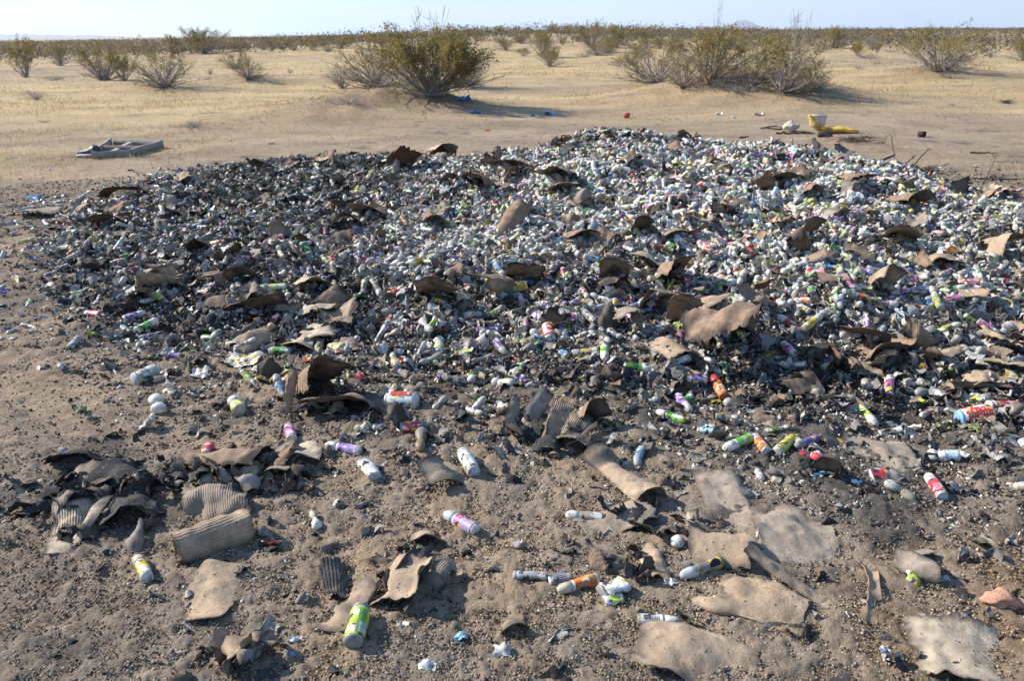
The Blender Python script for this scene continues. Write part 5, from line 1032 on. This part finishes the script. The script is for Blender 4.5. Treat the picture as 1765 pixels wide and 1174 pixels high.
# weathered wooden frame
cor = [at(160, 274)[:2], at(224, 270)[:2], at(281, 254)[:2], at(196, 253)[:2]]
e = link('wooden_frame', None, None, (*((cor[0] + cor[2]) / 2), float(H(*((cor[0] + cor[2]) / 2))))); o0 = np.array(e.location)
def plank(a, b, h, t, z0, name='plank', col=(.27, .235, .195)):
    a = np.array([*a]); b = np.array([*b]); L = np.linalg.norm(b - a); n = 10; yaw = math.atan2(b[1] - a[1], b[0] - a[0])
    X = np.linspace(-L / 2, L / 2, n); V = []
    for x_ in X:
        for (yy, zz) in ((-t / 2, 0), (t / 2, 0), (t / 2, h), (-t / 2, h)): V.append([x_, yy + .004 * vn(x_, yy * 9, .2, 3), zz + .006 * vn(x_, zz * 5, .25, 8)])
    V = np.array(V) @ rotm(0, 0, yaw).T; c = (a + b) / 2; V += [c[0] - o0[0], c[1] - o0[1], float(H(*c)) - o0[2] + z0]
    mb = MB(); mb.add(V, grid_faces(n, 4, True), col); m = len(V); mb.add(V[:4], [[0, 1, 2, 3]], col); mb.add(V[-4:], [[3, 2, 1, 0]], col)
    link(name, mb.mesh(name, M_wood, False), e)
ins = lambda a, b, f: a + (b - a) * f
plank(cor[0], cor[1], .105, .035, -.01); plank(cor[1] + [.02, .02], cor[2], .12, .035, -.01); plank(cor[3] + [.0, .02], cor[2] - [.03, -.02], .13, .035, -.01); plank(cor[0] + [.0, .04], cor[3] - [.02, .02], .13, .035, -.01)
plank(ins(cor[0], cor[3], .45) + [.03, 0], ins(cor[1], cor[2], .42) - [.03, 0], .11, .03, 0); plank(ins(cor[0], cor[1], .4) + [0, .04], ins(cor[3], cor[2], .4) - [0, .04], .05, .09, .03)
tag(e, 'weathered grey wooden frame lying on dry grass at left', 'wooden frame')
# shoe
def lathe_like(sections, seg, closed=True):
    V = []
    for (x_, yw, z0, z1) in sections:
        for j in range(seg):
            t = 2 * math.pi * j / seg; V.append([x_, yw * math.cos(t), (z0 + z1) / 2 + (z1 - z0) / 2 * math.sin(t)])
    return np.array(V), grid_faces(len(sections), seg, True)
p, s = at_s(152, 272); e = link('shoe', None, None, p + [0, 0, .01]); e.rotation_euler = (.5, .1, 2.7)
V, Fc = lathe_like([(-.15, .01, .03, .05), (-.14, .045, .02, .12), (-.08, .05, .02, .14), (-.02, .045, .02, .10), (.06, .055, .02, .075), (.13, .05, .02, .06), (.16, .015, .025, .04)], 12)
mb = MB(); mb.add(V * 1.3, Fc, (.03, .035, .06)); link('upper', mb.mesh('upper', M_plastic), e)
V, Fc = lathe_like([(-.155, .02, -.005, .02), (-.14, .05, -.01, .028), (-.02, .048, -.008, .026), (.08, .062, -.01, .028), (.15, .045, -.005, .025), (.17, .01, 0, .02)], 12)
mb = MB(); mb.add(V * 1.3, Fc, (.5, .52, .56)); link('sole', mb.mesh('sole', M_plastic), e)
tag(e, 'black shoe with pale sole lying at the left end of the wooden frame', 'shoe')
# white bucket
p, s = at_s(1417, 221); e = link('bucket', None, None, p + [0, .25, -.01]); e.rotation_euler = (rad(-7), rad(3), 0)
r1 = 14.5 / s; h = 21 / s
V, Fc = revolve([(0, 0), (0, r1 * .9), (h * .5, r1 * .95), (h * .86, r1), (h * .86, r1 * 1.06), (h, r1 * 1.06), (h, r1 * .97), (h * .5, r1 * .9), (.02, r1 * .85), (.02, 0)], 28); V = V[:, [1, 2, 0]]
mb = MB(); mb.add(V, Fc, (.62, .62, .66)); link('bucket_wall', mb.mesh('bucket_wall', M_plastic), e)
hp_ = [(math.cos(t) * r1 * 1.08, -math.sin(t) * r1 * .6 - .01, h * .9 - math.sin(t) * h * .25) for t in np.linspace(0, math.pi, 12)]
mb = MB(); mb.add(*tube(hp_, [.004] * 12, 5), (.2, .2, .2)); link('handle', mb.mesh('handle', M_bark), e)
tag(e, 'white plastic bucket standing behind the yellow foam', 'bucket')
# yellow foam
p0, s = at_s(1430, 228)
pts_px = [(1391, 197), (1396, 207), (1404, 216), (1414, 221), (1430, 222), (1445, 221), (1460, 225), (1474, 231)]
C0 = []
for (uu_, vv_) in pts_px:
    d = ray(uu_, vv_); t = p0[1] / d[1]; q = CP + d * t; q[1] = p0[1] - .12 + .0 * uu_; C0.append(q - p0)
C0 = np.array(C0); C0[:, 2] = np.maximum(C0[:, 2], .03); n = len(C0); wd = np.array([.02, .04, .07, .09, .085, .075, .07, .03]); tk = np.array([.03, .05, .065, .055, .045, .045, .045, .02])
k_ = np.linspace(0, n - 1, 40); C1 = np.stack([np.interp(k_, range(n), C0[:, j]) for j in range(3)], -1); w1 = np.interp(k_, range(n), wd); t1 = np.interp(k_, range(n), tk)
V = []
for i in range(40):
    t = C1[min(i + 1, 39)] - C1[max(i - 1, 0)]; t /= np.linalg.norm(t); nn = np.cross([0, 1, 0], t); nn /= np.linalg.norm(nn)
    for j in range(14):
        q = 6.2832 * j / 14; jit = 1 + .16 * vn(i * .4, j * .9, 1, 4); V.append(C1[i] + np.array([0, 1.0, 0]) * w1[i] * 1.6 * math.cos(q) * jit + nn * t1[i] * math.sin(q) * jit)
V = np.array(V); mb = MB(); C = np.tile([.62, .40, .06], (len(V), 1)); nz = fbm(V[:, 0], V[:, 2] * 2, .12, 5, 3); C = lerp(C, np.array([.22, .14, .07]), np.clip(nz * .9 - .05, 0, 1)); C = lerp(C, np.array([.55, .52, .42]), ss(-V[:, 0], .30, .42) * ss(.25 - V[:, 2], 0, .15))
mb.add(V, grid_faces(40, 14, True), C); mb.add(V[:14], [list(range(14))], C[:14]); mb.add(V[-14:], [list(range(14))[::-1]], C[-14:])
o = link('foam_piece', mb.mesh('foam_piece', M_stone), None, p0); tag(o, 'curved yellow foam piece with one end raised, beside the white bucket', 'foam')
# black hoop
p, s = at_s(1330, 222); r1 = 18 / s; t = np.linspace(0, 6.2832, 33)[:-1]; V = []; 
for a in t:
    for b in range(6):
        q = b * 1.0472; rr2 = r1 + .012 * math.cos(q); V.append([rr2 * math.cos(a), rr2 * math.sin(a) * .9, .02 + .012 * math.sin(q) + .01 * math.sin(a * 2)])
V = np.array(V).reshape(32, 6, 3); V = np.concatenate([V, V[:1]]).reshape(-1, 3)
mb = MB(); mb.add(V, grid_faces(33, 6, True), (.02, .02, .022)); tag(link('rubber_hoop', mb.mesh('rubber_hoop', M_plastic), None, p), 'thin black hoop lying flat left of the pale stone', 'hoop')
def rock(p, r, col, label, seed, name='rock', sq=(1, 1, .8), detail=(14, 20), cat='rock', mat=None):
    V, Fc = sphere(*detail); k = 1 + .28 * fbm(V[:, 0] + seed, V[:, 1] + V[:, 2], 1.0, seed, 3) + .18 * fbm(V[:, 0] * 2 + seed, V[:, 2] * 2 + V[:, 1], .8, seed + 3, 2)
    V = V * k[:, None] * r * sq; mb = MB(); mb.add(V, Fc, col); o = link(name, mb.mesh(name, mat or M_stone), None, p); tag(o, label, cat); return o
p, s = at_s(1361, 226); rock(p + [0, 0, .07], .12, (.48, .42, .33), 'pale stone standing between the black hoop and yellow foam', 3)
p, s = at_s(1728, 1045); rock(p + [0, 0, .018], .038, (.46, .26, .17), 'pinkish rough rock on straw near the right edge', 8, sq=(1.25, .8, .75), detail=(30, 44))
rock(p + [.052, .0, .010], .02, (.44, .25, .17), 'small pink stone touching the right side of the pinkish rock', 9)
# black post, boots, cap
def stick(us, rad_, col, label, name='stick', zs=None, cat='stick', mat=None, seg=6):
    P = np.array([at(u, v) + [0, 0, rad_ + (zs[k] if zs else 0)] for k, (u, v) in enumerate(us)]); m = (len(us) - 1) * 5 + 1; t = np.linspace(0, len(us) - 1, m)
    Q = np.stack([np.interp(t, range(len(us)), P[:, j]) for j in range(3)], -1); c = Q[0].copy(); Q = Q - c; Q[1:-1] += RS(len(label)).normal(0, rad_ * .35, (m - 2, 3))
    rr3 = rad_ * np.linspace(1.1, .55, m); mb = MB(); V, Fc = tube(Q, rr3, seg); mb.add(V, Fc, col); mb.add(V[:seg], [list(range(seg))], col); mb.add(V[-seg:], [list(range(seg))[::-1]], col)
    o = link(name, mb.mesh(name, mat or M_bark), None, c); tag(o, label, cat); return o
stick([(1338, 231), (1370, 231), (1404, 231)], .018, (.03, .028, .028), 'straight black burnt stick in front of the pale stone')
p, s = at_s(1422, 236)
for k, (du, dv, lab) in enumerate([(0, 0, 'black crumpled boot at the end of the burnt stick'), (-32, -6, 'small dark glove beside the raised end of the foam')]):
    p, s = at_s(1422 + du, 236 + dv); V, Fc = lathe_like([(-.11, .01, .02, .03), (-.1, .05, 0, .08), (-.03, .055, 0, .07), (.05, .05, 0, .06), (.1, .03, 0, .04), (.12, .005, .01, .02)], 10); V *= [1, 1, 1 - .1 * k]
    V = V * (1 + .15 * vn(V[:, :1] * 9, V[:, 1:2] * 9, .5, k + 2)) * (1 if k == 0 else .7); mb = MB(); mb.add(V, Fc, (.025, .027, .035)); tag(link('boot' if k == 0 else 'glove', mb.mesh('boot', M_char), None, p), lab, 'boot' if k == 0 else 'glove')
p, s = at_s(1588, 236); V, Fc = revolve([(-.05, 0), (-.05, .042), (.05, .048), (.05, .038), (-.03, .034), (-.03, 0)], 16); V = V @ rotm(0, 0, -.8).T
mb = MB(); mb.add(V, Fc, (.02, .02, .022)); tag(link('can', mb.mesh('can', M_char), None, p + [0, 0, .045]), 'small black can lying alone on the sand at right', 'can')
p, s = at_s(1080, 203); V, Fc = revolve([(-.05, 0), (-.05, .05), (.05, .06), (.05, .052), (-.04, .042), (-.04, 0)], 16); V = V @ rotm(0, .2, .1).T
mb = MB(); mb.add(V, Fc, (.55, .02, .03)); tag(link('cup', mb.mesh('cup', M_plastic), None, p + [0, 0, .05]), 'red plastic cup lying on sand behind the pile', 'cup')
LIT = [(797, 171, 26, 'blue', 'flat blue rag in the shade of the largest shrub', 'rag'), (820, 195, 18, 'blue', 'small blue rag below the shaded rag', 'rag'), (948, 198, 20, 'light blue', 'white and blue crumpled bag behind the pile', 'bag'), (917, 200, 9, 'blue', 'tiny blue scrap left of the crumpled bag', 'scrap'),
 (840, 225, 9, 'red', 'tiny red scrap behind the black edge of the pile', 'scrap'), (1240, 198, 13, 'white', 'white paper scrap left of the bucket on bare sand', 'scrap'), (1264, 203, 8, 'white', 'tiny white scrap right of the white paper scrap', 'scrap'), (1306, 199, 16, 'white', 'flat white film behind the black hoop', 'scrap'),
 (1640, 182, 9, 'white', 'tiny white scrap far right on grass', 'scrap'), (126, 261, 6, 'white', 'small white scrap left of the shoe', 'scrap'), (105, 275, 8, 'white', 'white scrap on grass left of the wooden frame', 'scrap'), (84, 293, 8, 'white', 'white scrap nearer than the wooden frame at left', 'scrap'), (468, 248, 12, 'white', 'pale scrap on sand behind the dark left edge', 'scrap'),
 (1385, 268, 14, 'brown', 'rusty curled scrap standing on the ridge of the pile', 'scrap'), (1695, 336, 30, 'light blue', 'pale film scrap beyond the right edge of the pile', 'scrap'), (60, 345, 22, 'light blue', 'pale blue packet at the far left end of the pile', 'scrap'), (65, 350, 16, 'white', 'white packet touching the pale blue packet at far left', 'scrap'),
 (270, 698, 26, 'white', 'silvery crumpled foil ball on the left soil', 'foil'), (275, 712, 26, 'white', 'torn foil strip under the silvery foil ball', 'foil'), (628, 743, 32, 'cream', 'round cream lid fragment above the pink and purple bottle', 'lid'), (1453, 1064, 16, 'white', 'white shred on the tip of the long narrow edge', 'scrap'),
 (1155, 1005, 22, 'white', 'square white flake right of the torn box corner', 'scrap'), (1168, 942, 26, 'white', 'translucent white cap left of the bulging roll', 'cap'), (868, 1125, 34, 'white', 'crushed white cup with faint print at the bottom edge', 'cup'), (735, 1150, 32, 'white', 'white and pink crushed scrap at the bottom edge', 'scrap'),
 (695, 1080, 22, 'white', 'white torn flake right of the yellow-green can', 'scrap'), (508, 1107, 24, 'clear', 'triangular clear flake at bottom left of centre', 'scrap'), (503, 1130, 18, 'light blue', 'small bluish flake below the triangular flake', 'scrap'), (795, 1100, 22, 'light blue', 'blue and white curled scrap near the bottom edge', 'scrap'),
 (330, 838, 18, 'green', 'bright green shred in the dusty cardboard', 'scrap'), (1625, 1000, 20, 'white', 'white chip right of the folded corner', 'scrap'), (1418, 822, 40, 'light blue', 'torn blue and yellow wrapper under the violet bottle', 'wrapper'), (1400, 795, 34, 'red', 'red and white crumpled wrapper under the violet bottle', 'wrapper'),
 (1755, 845, 18, 'cream', 'cream ball at the right frame edge', 'cap'), (1525, 1125, 18, 'white', 'white crumpled film left of the pale corner sheet', 'scrap'), (1530, 1138, 18, 'white', 'second white film just below the crumpled film', 'scrap'), (1700, 1112, 20, 'white', 'white oval disc on the pale corner sheet', 'disc'),
 (418, 625, 56, 'cream', 'flat pale yellow printed card on the left soil', 'card'), (520, 550, 34, 'white', 'torn white film above the small pale plate', 'film'), (548, 612, 18, 'red', 'small red flower-like scrap right of the bright green bottle', 'scrap'), (530, 625, 14, 'orange', 'small orange scrap below the red scrap', 'scrap'),
 (1685, 665, 20, 'pink', 'bright pink scrap above the red letter jar', 'scrap'), (1470, 650, 18, 'white', 'white square chip in black ash at right', 'scrap'), (905, 500, 26, 'blue', 'crinkled blue scrap held in the large ridged fold', 'scrap'), (1510, 518, 26, 'grey', 'grey square patch leaning in the open box corner', 'patch'), (1322, 604, 16, 'white', 'white flake in black ash right of the bag', 'scrap')]
g = RS(77)
for k, (u, v, wpx, cn2, lab, cat) in enumerate(LIT):
    p, s = at_s(u, v); w = wpx / s; ball = cat == 'cap' or 'ball' in lab
    if ball:
        V, Fc = sphere(12, 16); V = V * (1 + .12 * fbm(V[:, :1] * 1.5, V[:, 1:2] * 1.5 + k, .9, k, 2)) * w / 2 * [1, .9, .85]; C = np.tile(PAL[cn2], (len(V), 1)); z_ = w * .35
    else:
        cup_ = cat in ('cup', 'bag', 'foil'); nn = int(np.clip(w / .006, 9, 26)); V, Fc, e_, nz, nb = sheet(w, w * g.uniform(.55, .9), nn, nn, 60 + k * 5, bends=[(0, 1, g.choice([-2.2, 2.0]) if cup_ else g.uniform(-.9, .6))], phi=g.uniform(0, 3), rough=.25 * w, rs=w * .4, torn=.2, th=.0012)
        if cat in ('card', 'patch', 'disc'): V[:, 2] *= .3
        C = np.clip(np.array(PAL[cn2]) * (1 + .3 * nz[:, None]), .01, .85); z_ = -np.percentile(V[:, 2], 20) + .002 + (.04 if cat in ('patch',) or 'held' in lab else .012 if 300 < v < 700 else 0)
    o = link(cat.replace(' ', '_'), mk_mesh(cat, V, Fc, [M_print if cat in ('wrapper', 'card') else M_plastic], None, C), None, p + [0, 0, z_]); tag(o, lab, cat)
# burnt branches on the far right ridge and twig heaps
stick([(1400, 262), (1415, 280), (1440, 288), (1480, 290), (1520, 284), (1540, 280)], .022, (.035, .03, .027), 'long black curved branch along the right back edge of the pile', 'branch', [.10, .03, .0, .0, .04, .08], 'branch')
stick([(1550, 300), (1575, 292), (1596, 280)], .012, (.05, .04, .035), 'thin dark forked branch right of the long black branch', 'branch', [.02, .05, .16], 'branch')
stick([(1532, 266), (1540, 280), (1548, 294)], .008, (.05, .04, .035), 'thin upright twig at the end of the long black branch', 'branch', [.22, .08, .02], 'branch')
stick([(1672, 264), (1700, 264), (1717, 265)], .012, (.06, .05, .04), 'thin dark stick on bare sand at the right', 'stick')
stick([(1692, 320), (1703, 305), (1712, 296)], .006, (.07, .05, .04), 'fine curved twig standing beyond the right end of the pile', 'branch', [0, .05, .2], 'branch')
stick([(1275, 238), (1290, 236)], .014, (.05, .045, .04), 'short dark stick behind the pile top', 'stick')
stick([(1660, 308), (1720, 310), (1765, 309)], .01, (.06, .05, .04), 'long thin stick at the right frame edge behind the pile', 'stick')
stick([(752, 1080), (744, 1100), (738, 1120)], .0012, (.25, .12, .06), 'fine reddish stem lying near the bottom centre', 'stem') if False else None
for (u, v, w_, lab) in [(1478, 244, 70, 'heap of fine grey twigs below the yellow foam'), (1600, 300, 60, 'heap of dark twigs behind the right shoulder of the pile'), (1735, 178, 20, 'tiny brown tuft of twigs at far right')]:
    p, s = at_s(u, v); g = RS(u); mb = MB(); ww = w_ / s
    for k in range(70):
        c = g.normal(0, .25, 3) * [ww, ww * .5, 0]; a = g.normal(0, .5); L = g.uniform(.1, .4) * ww; d = np.array([math.cos(a), math.sin(a), g.uniform(-.1, .35)]) * L; c[2] = g.uniform(.0, .07)
        P = c + np.linspace(-.5, .5, 4)[:, None] * d; P[1:3] += g.normal(0, .02, (2, 3)); P[:, 2] = np.maximum(P[:, 2], .005); mb.add(*tube(P, [.004, .005, .004, .002], 3), np.array([.12, .095, .075]) * g.uniform(.5, 1.4))
    tag(link('twig_heap', mb.mesh('twig_heap', M_bark), None, p), lab, 'twigs')
# ------------------------------------------------------------------ haze
hm_ = D.materials.new('haze'); hm_.use_nodes = True; t = hm_.node_tree; t.nodes.remove(t.nodes['Principled BSDF']); pv = t.nodes.new('ShaderNodeVolumePrincipled')
pv.inputs['Color'].default_value = (.80, .88, 1, 1); pv.inputs['Density'].default_value = .00013; pv.inputs['Anisotropy'].default_value = .2; t.links.new(pv.outputs[0], t.nodes['Material Output'].inputs['Volume'])
mb = MB(); mb.box((0, 0, 190), (32000, 32000, 450)); hz = link('haze', mb.mesh('haze', hm_, False)); tag(hz, 'thin pale blue air softening the far plain', 'haze', None, 'stuff')
